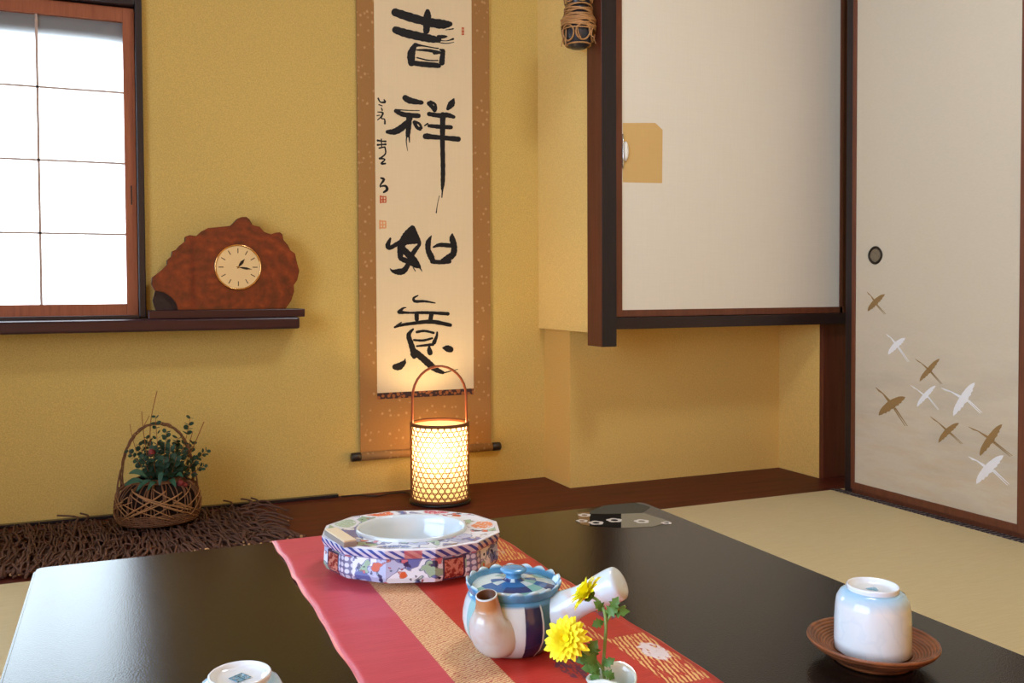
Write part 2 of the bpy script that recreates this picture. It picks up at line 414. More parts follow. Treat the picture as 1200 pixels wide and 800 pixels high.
def mat_translucent(name, c, tr=.75):
    t = NT(name)
    a = t.n('ShaderNodeBsdfTranslucent'); a.inputs[0].default_value = lin(c)
    b = t.n('ShaderNodeBsdfDiffuse'); b.inputs[0].default_value = lin(c)
    o = t.co(); n = t.noise(o, 70, 4)
    mx = t.n('ShaderNodeMixShader'); t.put(mx.inputs[0], t.math('MULTIPLY_ADD', n, .06, 1-tr-.03))
    t.t.links.new(a.outputs[0], mx.inputs[1]); t.t.links.new(b.outputs[0], mx.inputs[2])
    return t.done(mx.outputs[0])
M['shoji_paper'] = mat_translucent('shoji_paper', (244, 246, 248), .8)
M['lamp_paper'] = mat_translucent('lantern_paper', (255, 240, 206), .82)
def mat_emit(name, c, s):
    t = NT(name); e = t.n('ShaderNodeEmission'); e.inputs[0].default_value = lin(c); e.inputs[1].default_value = s
    return t.done(e.outputs[0])
M['bulb'] = mat_emit('lamp_bulb', (255, 196, 120), 14)
M['day_paper'] = mat_emit('daylit_shoji_paper', (196, 222, 255), 12.0)
M['fill_paper'] = mat_emit('warm_fill_paper', (255, 176, 92), 1.9)  # added warm fill glow, no known source behind it
M['ceiling_lamp'] = mat_emit('ceiling_lamp_shade', (230, 240, 250), 49.0)

# ------------------------------------------------------------------ object helpers
def mesh(name, bm, mat, parent=None, smooth=False, loc=None, mats=None):
    me = bpy.data.meshes.new(name); bm.normal_update(); bm.to_mesh(me); bm.free()
    o = bpy.data.objects.new(name, me); COL.objects.link(o)
    for m in (mats or [mat]): me.materials.append(m)
    if smooth:
        for p in me.polygons: p.use_smooth = True
    if loc is not None: o.location = loc
    if parent is not None: o.parent = parent
    return o
def thing(name, label, cat, loc=(0, 0, 0), rz=0, group=None):
    o = bpy.data.objects.new(name, None); COL.objects.link(o)
    o.location = loc; o.rotation_euler = (0, 0, rz); o.empty_display_size = .05
    o['label'] = label; o['category'] = cat
    if group: o['group'] = group
    return o
def tag(o, label, cat, group=None):
    o['label'] = label; o['category'] = cat
    if group: o['group'] = group
    return o
def struct(name, bm, mat, parent=None, smooth=False):
    o = mesh(name, bm, mat, parent, smooth)
    if parent is None: o['kind'] = 'structure'
    return o
def box(bm, x0, x1, y0, y1, z0, z1, bev=0.0, seg=2):
    b2 = bmesh.new()
    vs = [b2.verts.new((x, y, z)) for x in (x0, x1) for y in (y0, y1) for z in (z0, z1)]
    for f in ((0, 1, 3, 2), (4, 6, 7, 5), (0, 4, 5, 1), (2, 3, 7, 6), (0, 2, 6, 4), (1, 5, 7, 3)): b2.faces.new([vs[i] for i in f])
    if bev: bmesh.ops.bevel(b2, geom=b2.edges[:], offset=bev, segments=seg, affect='EDGES', profile=.5)
    bmesh.ops.recalc_face_normals(b2, faces=b2.faces[:])
    merge(bm, b2)
    return bm
def merge(bm, b2, mi=None):
    mp = {}
    for v in b2.verts: mp[v] = bm.verts.new(v.co)
    for f in b2.faces:
        try:
            nf = bm.faces.new([mp[v] for v in f.verts]); nf.smooth = f.smooth; nf.material_index = f.material_index if mi is None else mi
        except ValueError: pass
    b2.free()
def B(*a, bev=0.0):
    bm = bmesh.new(); box(bm, *a, bev=bev); return bm
def lathe(bm, prof, n=48, mod=None, cx=0, cy=0, close=False):
    rings = []
    for (r, z) in prof:
        ring = []
        for i in range(n):
            a = 2*pi*i/n
            rr, zz = (r, z) if mod is None else mod(r, z, a)
            ring.append(bm.verts.new((cx+rr*cos(a), cy+rr*sin(a), zz)))
        rings.append(ring)
    for a, b in zip(rings, rings[1:]):
        for i in range(n): bm.faces.new((a[i], a[(i+1) % n], b[(i+1) % n], b[i]))
    if close:
        for ring, rev in ((rings[0], True), (rings[-1], False)):
            bm.faces.new(ring[::-1] if rev else ring)
    return bm
def tube(bm, pts, r, seg=6, cap=True):
    pts = [Vector(p) for p in pts]; n = len(pts)
    rr = r if isinstance(r, (list, tuple)) else [r]*n
    t0 = (pts[1]-pts[0]).normalized()
    up = Vector((0, 0, 1)) if abs(t0.z) < .9 else Vector((1, 0, 0))
    nv = (up - t0*up.dot(t0)).normalized(); rings = []
    for i in range(n):
        t = (pts[min(i+1, n-1)]-pts[max(i-1, 0)])
        t = t.normalized() if t.length > 1e-9 else t0
        nv = (nv - t*nv.dot(t)); nv = nv.normalized() if nv.length > 1e-6 else t.orthogonal().normalized()
        b = t.cross(nv)
        rings.append([bm.verts.new(pts[i] + (nv*cos(2*pi*k/seg) + b*sin(2*pi*k/seg))*rr[i]) for k in range(seg)])
    for a, b in zip(rings, rings[1:]):
        for k in range(seg):
            f = bm.faces.new((a[k], a[(k+1) % seg], b[(k+1) % seg], b[k])); f.smooth = True
    if cap and seg > 2: bm.faces.new(rings[0][::-1]); bm.faces.new(rings[-1])
    return bm
def spline(pts, k=6):
    P = [Vector(p) for p in pts]
    if len(P) < 3:
        return [P[0].lerp(P[-1], i/k) for i in range(k+1)]
    out = []
    for i in range(len(P)-1):
        p0, p1, p2, p3 = P[max(i-1, 0)], P[i], P[i+1], P[min(i+2, len(P)-1)]
        for j in range(k):
            t = j/k
            out.append(.5*((2*p1)+(p2-p0)*t+(2*p0-5*p1+4*p2-p3)*t*t+(3*p1-p0-3*p2+p3)*t*t*t))
    out.append(P[-1]); return out
def extrude_poly(bm, pts, dirv):
    """closed prism from a 3-D outline (list of Vector) and a thickness vector"""
    a = [bm.verts.new(p) for p in pts]; b = [bm.verts.new(p+dirv) for p in pts]
    bm.faces.new(a); bm.faces.new(b[::-1]); n = len(a)
    for i in range(n): bm.faces.new((a[(i+1) % n], a[i], b[i], b[(i+1) % n]))
    return bm
def fixn(bm): bmesh.ops.recalc_face_normals(bm, faces=bm.faces[:]); return bm

# ------------------------------------------------------------------ room shell
YB = 3.07            # alcove back wall
CEIL = 2.3
XL, YF = -1.75, -1.6  # left wall, wall behind the viewer
XR = 2.40
WX0, WX1, WZ0, WZ1 = -.86, .060, .615, 1.612   # window opening in the back wall

bm = bmesh.new(); box(bm, XL-.1, XR+.1, YF-.1, 2.468, -.06, 0)
struct('floor', bm, M['tatami'])
bm = bmesh.new(); box(bm, XL-.1, 2.62, 2.468, YB+.12, -.06, 0.0)
struct('trim_1', bm, M['toko'])
bm = bmesh.new(); box(bm, XL-.1, 2.62, YF-.1, YB+.12, CEIL, CEIL+.05)
struct('ceiling', bm, M['ceiling'])
bm = bmesh.new()
box(bm, XL-.1, WX0, YB, YB+.12, 0, CEIL); box(bm, WX0, WX1, YB, YB+.12, 0, WZ0)
box(bm, WX0, WX1, YB, YB+.12, WZ1, CEIL); box(bm, WX1, 1.477, YB, YB+.12, 0, CEIL)
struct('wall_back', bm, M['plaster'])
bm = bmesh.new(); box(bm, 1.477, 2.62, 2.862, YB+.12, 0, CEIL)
struct('wall_recess', bm, M['plaster_brightened'])
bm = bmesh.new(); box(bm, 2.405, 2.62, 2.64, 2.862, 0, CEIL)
struct('wall_recess_side', bm, M['plaster_brightened'])
bm = bmesh.new(); box(bm, 2.40, 2.5, YF-.1, 2.42, 0, CEIL); box(bm, 2.52, 2.62, 2.38, 2.64, 0, CEIL)
struct('wall_right', bm, M['plaster'])
# left wall with a wide paper window, wall behind the viewer with an added warm fill panel
LW = (-1.1, 1.2, .45, 1.95)
bm = bmesh.new()
box(bm, XL-.1, XL, YF-.1, LW[0], 0, CEIL); box(bm, XL-.1, XL, LW[1], YB, 0, CEIL)
box(bm, XL-.1, XL, LW[0], LW[1], 0, LW[2]); box(bm, XL-.1, XL, LW[0], LW[1], LW[3], CEIL)
struct('wall_left', bm, M['plaster'])
FW = (-1.2, 1.4, .1, 1.9)
bm = bmesh.new()
box(bm, XL, FW[0], YF-.1, YF, 0, CEIL); box(bm, FW[1], XR, YF-.1, YF, 0, CEIL)
box(bm, FW[0], FW[1], YF-.1, YF, 0, FW[2]); box(bm, FW[0], FW[1], YF-.1, YF, FW[3], CEIL)
struct('wall_front', bm, M['plaster'])

def side_window(name, axis, pos, a0, a1, z0, z1, cols, rows, mat):
    bm = bmesh.new()
    def bx(a, b, c, d, t=.02):
        if axis == 'X': box(bm, pos-t, pos+.01, a, b, c, d)
        else: box(bm, a, b, pos-t, pos+.01, c, d)
    bx(a0, a1, z0, z0+.04); bx(a0, a1, z1-.04, z1); bx(a0, a0+.04, z0, z1); bx(a1-.04, a1, z0, z1)
    for i in range(1, cols):
        x = a0+(a1-a0)*i/cols; w = .03 if i % 3 == 0 else .004; bx(x-w/2, x+w/2, z0, z1)
    for j in range(1, rows):
        z = z0+(z1-z0)*j/rows; bx(a0, a1, z-.002, z+.002)
    w = struct(name, bm, M['shoji_wood'])
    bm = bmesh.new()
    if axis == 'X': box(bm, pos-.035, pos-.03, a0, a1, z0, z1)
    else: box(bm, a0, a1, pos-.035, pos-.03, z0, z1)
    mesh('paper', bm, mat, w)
side_window('window_2', 'X', XL-.02, *LW, 9, 6, M['day_paper'])
side_window('fill_window', 'Y', YF-.02, *FW, 9, 7, M['fill_paper'])  # unseen glowing panel, added to warm the shaded areas

# window_1: the shoji in the back wall, backlit from outdoors
YS = 3.075
bm = bmesh.new()
GX = [-.711, -.468, -.225, .018]; GZ = [.672, .891, 1.114, 1.336, 1.556]
box(bm, .018, .052, YS, YS+.022, .634, 1.600, bev=.0015)
box(bm, -.78, -.745+.034, YS, YS+.022, .634, 1.600, bev=.0015)
box(bm, -.745, .018, YS, YS+.022, 1.556, 1.600, bev=.0015)
box(bm, -.745, .018, YS, YS+.022, .634, .672, bev=.0015)
w1 = struct('window_1', bm, M['shoji_wood'])
bm = bmesh.new()
for x in GX[1:3]: box(bm, x-.0036, x+.0036, YS+.006, YS+.017, .672, 1.556)
for z in GZ[1:4]: box(bm, -.745, .018, YS+.006, YS+.0165, z-.003, z+.003)
mesh('lattice', bm, M['lattice'], w1)
bm = bmesh.new(); v = [bm.verts.new(p) for p in ((-.78, YS+.018, .66), (.03, YS+.018, .66), (.03, YS+.018, 1.57), (-.78, YS+.018, 1.57))]; bm.faces.new(v)
mesh('paper', bm, M['shoji_paper'], w1)
bm = bmesh.new(); box(bm, .0345, .0385, YS-.0006, YS+.001, .985, 1.045)
mesh('finger_pull', bm, M['black_wood'], w1)
# dark outer frame standing a little proud of the plaster
bm = bmesh.new()
box(bm, .0535, .0745, 3.045, 3.14, .628, 1.665, bev=.003)
box(bm, -.86, .0535, 3.045, 3.14, 1.604, 1.665, bev=.003)
box(bm, -.88, -.782, 3.045, 3.14, .628, 1.665, bev=.003)
fr = mesh('window_frame', bm, M['black_wood'], w1)
bm = bmesh.new(); box(bm, -.86, .0535, 3.075, 3.19, .60, .6265); box(bm, -.86, .0535, 3.030, 3.0735, .6262, .6365, bev=.001); mesh('window_sill', bm, M['black_wood'], w1)
# eave board and side batten outdoors, close behind the paper: they shade its top and right edge
bm = bmesh.new(); box(bm, -.9, .3, 3.108, 3.19, 1.487, 1.9); box(bm, .014, .3, 3.108, 3.19, .5, 1.9)
struct('trim_2', bm, M['black_wood'])

# alcove shelf below the window
bm = bmesh.new()
box(bm, -.9, .537, 2.925, 2.992, .588, .6255, bev=.007, seg=3) if False else None
box(bm, -.9, .535, 2.930, 3.012, .588, .6255, bev=.006)
box(bm, -.9, .50, 3.0, 3.07, .590, .6255)
sh = thing('wall_shelf', 'long dark lacquered shelf on the ochre wall, under the paper window and the clock', 'shelf', (0, 3.0, .60))
o = mesh('shelf_board', bm, M['shelf'], sh); o.location = -Vector(sh.location)
bm = bmesh.new(); box(bm, .078, .556, 2.955, 3.07, .6258, .6515, bev=.002)
o = mesh('raised_board', bm, M['shelf'], sh); o.location = -Vector(sh.location)

# ------------------------------------------------------------------ right side: sliding door, track, tatami border
bm = bmesh.new(); box(bm, 2.337, 2.40, YF, 2.404, 0, .016, bev=.001)
struct('trim_3', bm, M['frame_wood'])
bm = bmesh.new(); box(bm, 2.305, 2.3365, YF, 2.470, -.01, .0025)
struct('trim_4', bm, M['border'])
def sliding_door(name, y0, y1, xf, plainp=False):
    bm = bmesh.new(); box(bm, xf+.004, xf+.018, y0+.01, y1-.01, .03, 1.85)
    d = struct(name, bm, M['fusuma'])
    bm = bmesh.new()
    box(bm, xf, xf+.022, y1-.016, y1, .0165, 1.87, bev=.0015); box(bm, xf, xf+.022, y0, y0+.030, .0165, 1.87, bev=.0015)
    box(bm, xf+.0005, xf+.0215, y0+.03, y1-.016, .0165, .041, bev=.0015); box(bm, xf+.0005, xf+.0215, y0+.03, y1-.016, 1.84, 1.87)
    mesh('door_frame', bm, M['frame_wood'], d)
    return d
XD = 2.328
door = sliding_door('door_1', 1.746, 2.402, XD)
sliding_door('door_2', 1.08, 1.744, XD+.026)
XP = XD+.004
# round finger pull
c = at_x(1026, 299, XP)
bm = bmesh.new()
lathe(bm, [(.030, .0), (.030, .003), (.026, .0045), (.0225, .003), (.0215, -.004)], 32, lambda r, z, a: (r*(1+.02*cos(4*a)), z))
bm.transform(Matrix.Translation(c) @ Matrix.Rotation(-pi/2, 4, 'Y') @ Matrix.Scale(1.0, 4))
pull = mesh('finger_pull', fixn(bm), M['fittings'], door, True)
bm = bmesh.new(); lathe(bm, [(.0222, .0012), (.012, .0018), (.0005, .002)], 28); bm.transform(Matrix.Translation(c) @ Matrix.Rotation(-pi/2, 4, 'Y'))
mesh('pull_plate', fixn(bm), plain('aged_metal', (128, 118, 100), .5, .4, .35, 120, metal=.5), pull, True)

def crane(bm, beak, nb, wu, wl, tail, leg, org, s):
    def P(p): return Vector((org[0]+p[0]/s, org[1]+p[1]/s))
    beak, nb, wu, wl, tail, leg = map(lambda p: P(p), (beak, nb, wu, wl, tail, leg))
    k = (tail-nb).length
    body = nb.lerp(tail, .5); ax = (tail-nb).normalized(); nr = Vector((-ax.y, ax.x))
    if (wu-body).dot(nr) < 0: nr = -nr
    head = beak.lerp(nb, .28)
    def strip(pts, ws):
        L = []
        for i, p in enumerate(pts):
            t = (pts[min(i+1, len(pts)-1)]-pts[max(i-1, 0)]).normalized(); n = Vector((-t.y, t.x))
            L.append((p+n*ws[i]/2, p-n*ws[i]/2))
        for a, b in zip(L, L[1:]): faces.append([a[0], a[1], b[1], b[0]])
    faces = []
    hb = head + Vector((-(nb-beak).y, (nb-beak).x)).normalized()*(-k*.10)
    strip([beak, head, hb.lerp(nb, .35), nb+ax*k*.1], [k*.03, k*.15, k*.09, k*.24])
    # body
    faces.append([nb, nb.lerp(tail, .3)+nr*k*.22, tail, nb.lerp(tail, .35)-nr*k*.22])
    def wing(tip, side):
        d = tip-body; perp = Vector((-d.y, d.x)).normalized(); D = d.length
        if perp.dot(ax) > 0: perp = -perp
        lead, trail = [], []
        for t, w, q in ((0, .40, .40), (.2, .36, .30), (.38, .30, .38), (.44, .30, .28), (.6, .26, .32), (.66, .25, .20), (.82, .18, .16), (.93, .10, .06)):
            c = body+d*t+perp*D*.05*sin(pi*t); lead.append(c+perp*k*w*1.02); trail.append(c-perp*k*q*1.02)
        for i in range(len(lead)-1): faces.append([lead[i], lead[i+1], trail[i+1], trail[i]])
        faces.append([lead[-1], tip, trail[-1]])
    wing(wu, 1); wing(wl, -1)
    off = nr*k*.06
    strip([tail-ax*k*.1+off, leg+off*1.6], [k*.12, k*.05]); strip([tail-ax*k*.1-off, leg.lerp(tail, .06)-off*1.1], [k*.10, k*.05])
    x = XP-.0004
    for i, f in enumerate(faces):
        bm.faces.new([bm.verts.new(at_x(p.x, p.y, x-.00003*i)) for p in f])
O5, O6 = (1000, 270), (1010, 400)
browns = [((85, 383), (125, 430), (198, 398), (90, 505), (150, 470), (200, 525), O5, 5.33),
          ((262, 85), (320, 130), (385, 85), (285, 198), (345, 155), (395, 212), O6, 4.21),
          ((67, 225), (130, 288), (215, 275), (83, 365), (165, 335), (220, 420), O6, 4.21),
          ((335, 368), (410, 430), (480, 402), (378, 500), (440, 455), (495, 507), O6, 4.21),
          ((525, 420), (615, 468), (693, 408), (582, 565), (655, 500), (740, 568), O6, 4.21)]
whites = [((205, 645), (255, 695), (325, 672), (218, 775), (285, 735), (345, 822), O5, 5.33),
          ((240, 215), (300, 260), (365, 218), (272, 322), (330, 275), (380, 340), O6, 4.21),
          ((390, 228), (480, 270), (558, 203), (452, 368), (530, 295), (590, 355), O6, 4.21),
          ((525, 567), (600, 612), (700, 562), (565, 703), (655, 640), (725, 710), O6, 4.21)]
M['crane_brown'] = plain('bronze_crane_print', (148, 118, 74), .6, .3, .1)
M['crane_white'] = plain('white_crane_print', (232, 234, 236), .6, .3, .04)
bm = bmesh.new()
for c_ in browns: crane(bm, *c_)
mesh('brown_crane_print', bm, M['crane_brown'], door)
bm = bmesh.new()
for c_ in whites: crane(bm, *c_)
mesh('white_crane_print', bm, M['crane_white'], door)

# corner post by the door and jamb
bm = bmesh.new(); box(bm, 2.407, 2.519, 2.622, 2.69, 0, CEIL, bev=.002)
struct('trim_5', bm, M['post'])
bm = bmesh.new(); box(bm, 2.343, 2.52, 2.405, 2.445, 0, CEIL, bev=.002)
struct('trim_6', bm, M['black_wood'])

# ------------------------------------------------------------------ wall cupboard hung above the recess
cab = thing('wall_cupboard', 'built-in hanging cupboard with plain cream door and dark wooden frame, right of the scroll', 'cupboard', (1.9, 2.7, .56))
def part(name, bm, mat, parent, smooth=False, mats=None):
    """bm in world coordinates, stored in the parent's frame"""
    p = parent; off = Vector((0, 0, 0)); 
    mw = Matrix.Identity(4); q = p
    while q is not None:
        mw = Matrix.Translation(q.location) @ Matrix.Rotation(q.rotation_euler[2], 4, 'Z') @ mw; q = q.parent
    bm.transform(mw.inverted())
    return mesh(name, bm, mat, parent, smooth, mats=mats)
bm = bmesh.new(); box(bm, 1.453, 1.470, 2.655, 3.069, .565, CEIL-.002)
part('side_panel', bm, plaster('cupboard_side_plaster', (244, 210, 132)), cab)  # pale panel, colour lifted further to stand for light from the left
bm = bmesh.new(); box(bm, 1.470, 2.404, 2.66, 2.861, .575, .595)
part('bottom_panel', bm, M['plaster'], cab)
bm = bmesh.new(); box(bm, 1.443, 1.499, 2.570, 2.668, .522, CEIL-.002, bev=.003)
part('post', bm, M['post'], cab)
# thin black wood sheet over the post's front face
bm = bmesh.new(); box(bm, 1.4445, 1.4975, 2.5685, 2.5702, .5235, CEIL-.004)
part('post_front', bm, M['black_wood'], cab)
bm = bmesh.new(); box(bm, 1.499, 2.475, 2.578, 2.62, .578, .617, bev=.002)
part('bottom_rail', bm, M['rail_wood'], cab)
bm = bmesh.new()
X0, X1 = 1.501, 2.356
box(bm, X0, X0+.030, 2.588, 2.612, .6185, 2.0, bev=.001); box(bm, 2.325+.118, 2.325+.13, 2.588, 2.612, .6185, 2.0) if False else None
xr = at_y(983.5, 300, 2.592).x
box(bm, X0+.03, xr+.02, 2.588, 2.612, .6185, .641, bev=.001)
dr = thing_door = None
bmd = bmesh.new(); box(bmd, X0+.01, xr+.004, 2.592, 2.608, .625, 1.98)
dpan = part('door', bmd, M['cab_paper'], cab)
box(bm, X0+.03, xr+.02, 2.588, 2.612, 1.97, 2.0)
box(bm, xr, xr+.014, 2.588, 2.612, .6185, 2.0, bev=.001)
part('door_frame', bm, M['frame_wood'], dpan)
YP = 2.5915
P = [at_y(*q, YP) for q in ((730, 144), (768, 144), (776.5, 152), (776, 214.5), (730, 213.5))]
bm = bmesh.new(); extrude_poly(bm, P, Vector((0, .0004, 0))); part('paper_patch', fixn(bm), M['patch'], dpan)
c = at_y(733.5, 177, YP-.006)
bm = bmesh.new(); lathe(bm, [(.0005, .006), (.012, .005), (.017, .0), (.017, -.003)], 24)
bm.transform(Matrix.Translation(c) @ Matrix.Rotation(pi/2, 4, 'X') @ Matrix.Diagonal((.62, 1.9, 1, 1)))
h = part('door_pull', fixn(bm), M['shell_white'], dpan, True)
bm = bmesh.new(); tube(bm, spline([c+Vector((-.010, .002, .055)), c+Vector((-.014, -.006, .03)), c+Vector((-.015, -.008, 0)), c+Vector((-.014, -.006, -.03)), c+Vector((-.010, .002, -.055))], 5), .0025, 8)
part('pull_bar', bm, M['steel'], h, True)
# upper lintel (out of frame) closing the cupboard
bm = bmesh.new(); box(bm, 1.499, 2.475, 2.578, 2.62, 2.0, CEIL-.002); part('top_rail', bm, M['rail_wood'], cab)

# ------------------------------------------------------------------ hanging scroll
YSC = 3.058
scr = thing('hanging_scroll', 'tall hanging calligraphy scroll with brown brocade mount on the ochre back wall', 'scroll', (1.005, YSC, .12))
SX0, SX1 = .7625, 1.2535
bm = bmesh.new(); box(bm, SX0, SX1, YSC, YSC+.003, .133, 1.95)
part('brocade_mount', bm, M['brocade'], scr)
bm = bmesh.new(); box(bm, .824, 1.185, YSC-.0012, YSC, .352, 1.86)
paper = part('paper', bm, M['scroll_paper'], scr)
bm = bmesh.new(); box(bm, .824, 1.185, YSC-.0012, YSC, .330, .3515)
part('brocade_strip', bm, M['dark_brocade'], scr)
bm = bmesh.new(); tube(bm, [(SX0, YSC-.004, .134), (SX1, YSC-.004, .134)], .0145, 20)
rl = part('roller', bm, M['brocade'], scr)
for s in (SX0-.034, SX1):
    bm = bmesh.new(); tube(bm, [(s, YSC-.004, .134), (s+.003, YSC-.004, .134), (s+.031, YSC-.004, .134), (s+.034, YSC-.004, .134)], [.013, .0155, .0155, .013], 20)
    part('roller_end', bm, M['knob'], rl)
bm = bmesh.new(); tube(bm, [(SX0, YSC, 1.955), (SX1, YSC, 1.955)], .008, 12)
tr = part('top_rod', bm, M['knob'], scr)
bm = bmesh.new(); tube(bm, [(.86, YSC, 1.962), (1.008, YSC+.003, 2.06), (1.156, YSC, 1.962)], .002, 6)
part('hanging_cord', bm, M['cord'], tr)

def strokes(groups):
    bm = bmesh.new(); idx = 0
    for (ox, oy, s, lst) in groups:
        for st in lst:
            pts = spline([(p[0], p[1], p[2]) for p in st], 6)
            y = YSC-.0018-.000015*idx; idx += 1
            L, Rr = [], []
            n = len(pts)
            for i, p in enumerate(pts):
                t = Vector((pts[min(i+1, n-1)].x-pts[max(i-1, 0)].x, pts[min(i+1, n-1)].y-pts[max(i-1, 0)].y)).normalized()
                nv = Vector((-t.y, t.x)); w = max(p.z, 2)/2
                w *= 1.07+.07*sin(i*2.3+idx)
                L.append(Vector((p.x, p.y))+nv*w); Rr.append(Vector((p.x, p.y))-nv*w)
            def cap(i, sgn):
                p = pts[i]; a = pts[1]-pts[0] if i == 0 else pts[-1]-pts[-2]
                t = Vector((a.x, a.y)).normalized()*sgn; nv = Vector((-t.y, t.x)); w = max(p.z, 2)/2
                return [Vector((p.x, p.y)) + nv*w*cos(q) + t*w*.8*sin(q) for q in [pi*j/6 for j in range(7)]]
            def V(q): return bm.verts.new(at_y(ox+q.x/s, oy+q.y/s, y))
            a, b = [V(q) for q in L], [V(q) for q in Rr]
            for i in range(n-1): bm.faces.new((a[i], a[i+1], b[i+1], b[i]))
            for i, sg in ((0, -1), (n-1, 1)):
                bm.faces.new([V(q) for q in cap(i, sg)])
    for f in bm.faces:
        if f.normal.y > 0: f.normal_flip()
    bm.normal_update()
    return bm
c1 = (430, 0, 8.89, [
    [(285, 125, 78), (450, 180, 88), (620, 225, 82), (780, 252, 92), (872, 250, 50)],
    [(632, 112, 44), (630, 170, 76), (625, 250, 72), (618, 330, 62)],
    [(290, 308, 70), (400, 345, 82), (560, 382, 82), (690, 408, 72), (760, 415, 44)],
    [(740, 385, 40), (800, 382, 34), (835, 380, 14)], [(740, 420, 14), (830, 425, 8), (900, 405, 22)], [(720, 435, 10), (820, 452, 10), (905, 440, 7)],
    [(820, 312, 6), (900, 300, 14)],
    [(500, 470, 44), (462, 560, 78), (465, 665, 66)], [(500, 468, 46), (570, 475, 18), (680, 495, 12), (745, 505, 14)],
    [(520, 520, 16), (640, 525, 30), (760, 548, 30)], [(700, 548, 40), (740, 550, 30)], [(760, 515, 16), (795, 530, 42)],
    [(795, 530, 42), (785, 600, 52), (780, 660, 56)], [(520, 600, 14), (640, 628, 14), (740, 630, 12)],
    [(480, 655, 50), (600, 672, 52), (755, 686, 44)], [(560, 650, 24), (740, 665, 20)]])
c2 = (430, 100, 5.33, [
    [(235, 75, 34), (270, 95, 38), (345, 108, 24)], [(178, 158, 24), (230, 182, 30), (325, 190, 28)], [(190, 152, 8), (260, 156, 6), (328, 157, 5)],
    [(275, 205, 24), (225, 258, 40), (175, 288, 38), (125, 290, 22)], [(264, 195, 34), (260, 260, 32), (255, 315, 26)], [(248, 320, 8), (246, 355, 6), (254, 408, 3)], [(264, 320, 10), (266, 355, 6)],
    [(296, 228, 24), (312, 262, 20), (334, 272, 24)], [(300, 226, 14), (328, 240, 14), (342, 268, 14)],
    [(385, 110, 26), (408, 135, 24), (425, 158, 24)], [(395, 100, 14), (425, 118, 16), (430, 150, 18)],
    [(543, 84, 10), (528, 115, 40), (504, 148, 20)],
    [(385, 178, 26), (450, 188, 28), (500, 185, 30), (545, 198, 20)], [(360, 252, 8), (380, 238, 10)], [(385, 252, 20), (450, 258, 26), (528, 262, 24)],
    [(362, 318, 34), (450, 325, 28), (574, 336, 32)], [(372, 302, 8), (400, 310, 12)],
    [(474, 180, 34), (472, 350, 28), (475, 500, 27), (474, 600, 25), (470, 650, 14)], [(472, 650, 10), (468, 700, 6)], [(452, 690, 4), (440, 745, 4), (433, 796, 7)]])
sig = (430, 100, 5.33, [
    [(70, 80, 10), (84, 104, 8), (112, 104, 14), (106, 88, 6)], [(74, 120, 7), (96, 128, 6)], [(90, 140, 6), (96, 156, 9)],
    [(66, 166, 5), (100, 172, 10), (84, 200, 7), (66, 216, 6)], [(100, 176, 12), (90, 205, 8), (110, 212, 8), (112, 240, 11)], [(62, 190, 6), (80, 186, 6)],
    [(66, 344, 13), (92, 348, 8), (118, 350, 12)], [(66, 372, 13), (90, 370, 8), (118, 368, 13)], [(90, 335, 8), (92, 388, 7)], [(76, 392, 10), (112, 384, 8)],
    [(112, 384, 9), (116, 425, 9), (84, 455, 10)], [(78, 456, 13), (112, 462, 8), (90, 488, 12), (116, 488, 10)],
    [(86, 578, 10), (106, 588, 15), (84, 622, 9), (84, 636, 6)], [(88, 630, 8), (116, 628, 14), (126, 650, 17), (104, 668, 11)]])
c3 = (430, 250, 8.89, [
    [(245, 258, 20), (218, 330, 50), (240, 358, 42), (320, 315, 46), (390, 285, 60)],
    [(475, 140, 40), (430, 210, 80), (390, 280, 90), (352, 350, 66), (348, 430, 56), (358, 470, 50), (430, 500, 56), (520, 545, 50), (550, 565, 20), (575, 603, 6)],
    [(478, 145, 44), (505, 220, 52), (535, 290, 52), (545, 325, 34), (500, 385, 46), (468, 440, 44), (430, 530, 46), (385, 595, 60), (330, 608, 62), (268, 600, 30), (240, 572, 6)],
    [(385, 300, 60), (440, 285, 70), (520, 285, 60)], [(440, 200, 60), (480, 230, 70), (480, 260, 60)],
    [(375, 370, 60), (430, 425, 66), (500, 490, 54), (550, 560, 30)], [(480, 560, 8), (505, 600, 10)],
    [(672, 232, 10), (640, 300, 52), (638, 380, 52), (668, 450, 62), (690, 500, 44)], [(675, 500, 44), (770, 508, 42), (865, 500, 40)],
    [(890, 208, 8), (888, 260, 56), (908, 340, 60), (900, 420, 62), (845, 465, 66), (780, 500, 46)], [(690, 352, 16), (760, 328, 40), (870, 335, 44)]])
c4 = (430, 335, 5.926, [
    [(355, 66, 8), (325, 84, 16), (335, 106, 20), (400, 106, 16), (474, 118, 8)], [(222, 182, 28), (250, 155, 14), (272, 150, 6)], [(225, 182, 26), (300, 186, 14), (370, 185, 20), (450, 186, 20), (565, 193, 24)],
    [(345, 195, 30), (346, 235, 28)], [(448, 195, 30), (440, 238, 28)], [(192, 287, 14), (235, 272, 20), (330, 258, 22), (450, 248, 28), (582, 272, 24)], [(205, 275, 10), (240, 252, 8)],
    [(322, 298, 12), (290, 340, 30), (306, 400, 36), (325, 460, 42)], [(345, 320, 18), (400, 312, 16), (465, 326, 16)], [(488, 320, 12), (484, 350, 18), (465, 395, 28)],
    [(325, 375, 14), (390, 378, 16), (455, 362, 14)], [(345, 418, 12), (400, 412, 16), (460, 406, 20)], [(432, 420, 14), (434, 445, 32), (440, 468, 34)],
    [(320, 470, 40), (330, 495, 28)], [(335, 460, 46), (385, 500, 44), (430, 540, 46), (480, 580, 36), (530, 602, 22)], [(540, 602, 8), (590, 588, 6), (632, 578, 4)],
    [(528, 430, 12), (555, 433, 42), (585, 442, 40)], [(190, 562, 36), (225, 558, 48), (262, 528, 26)], [(262, 530, 16), (266, 505, 6)]])
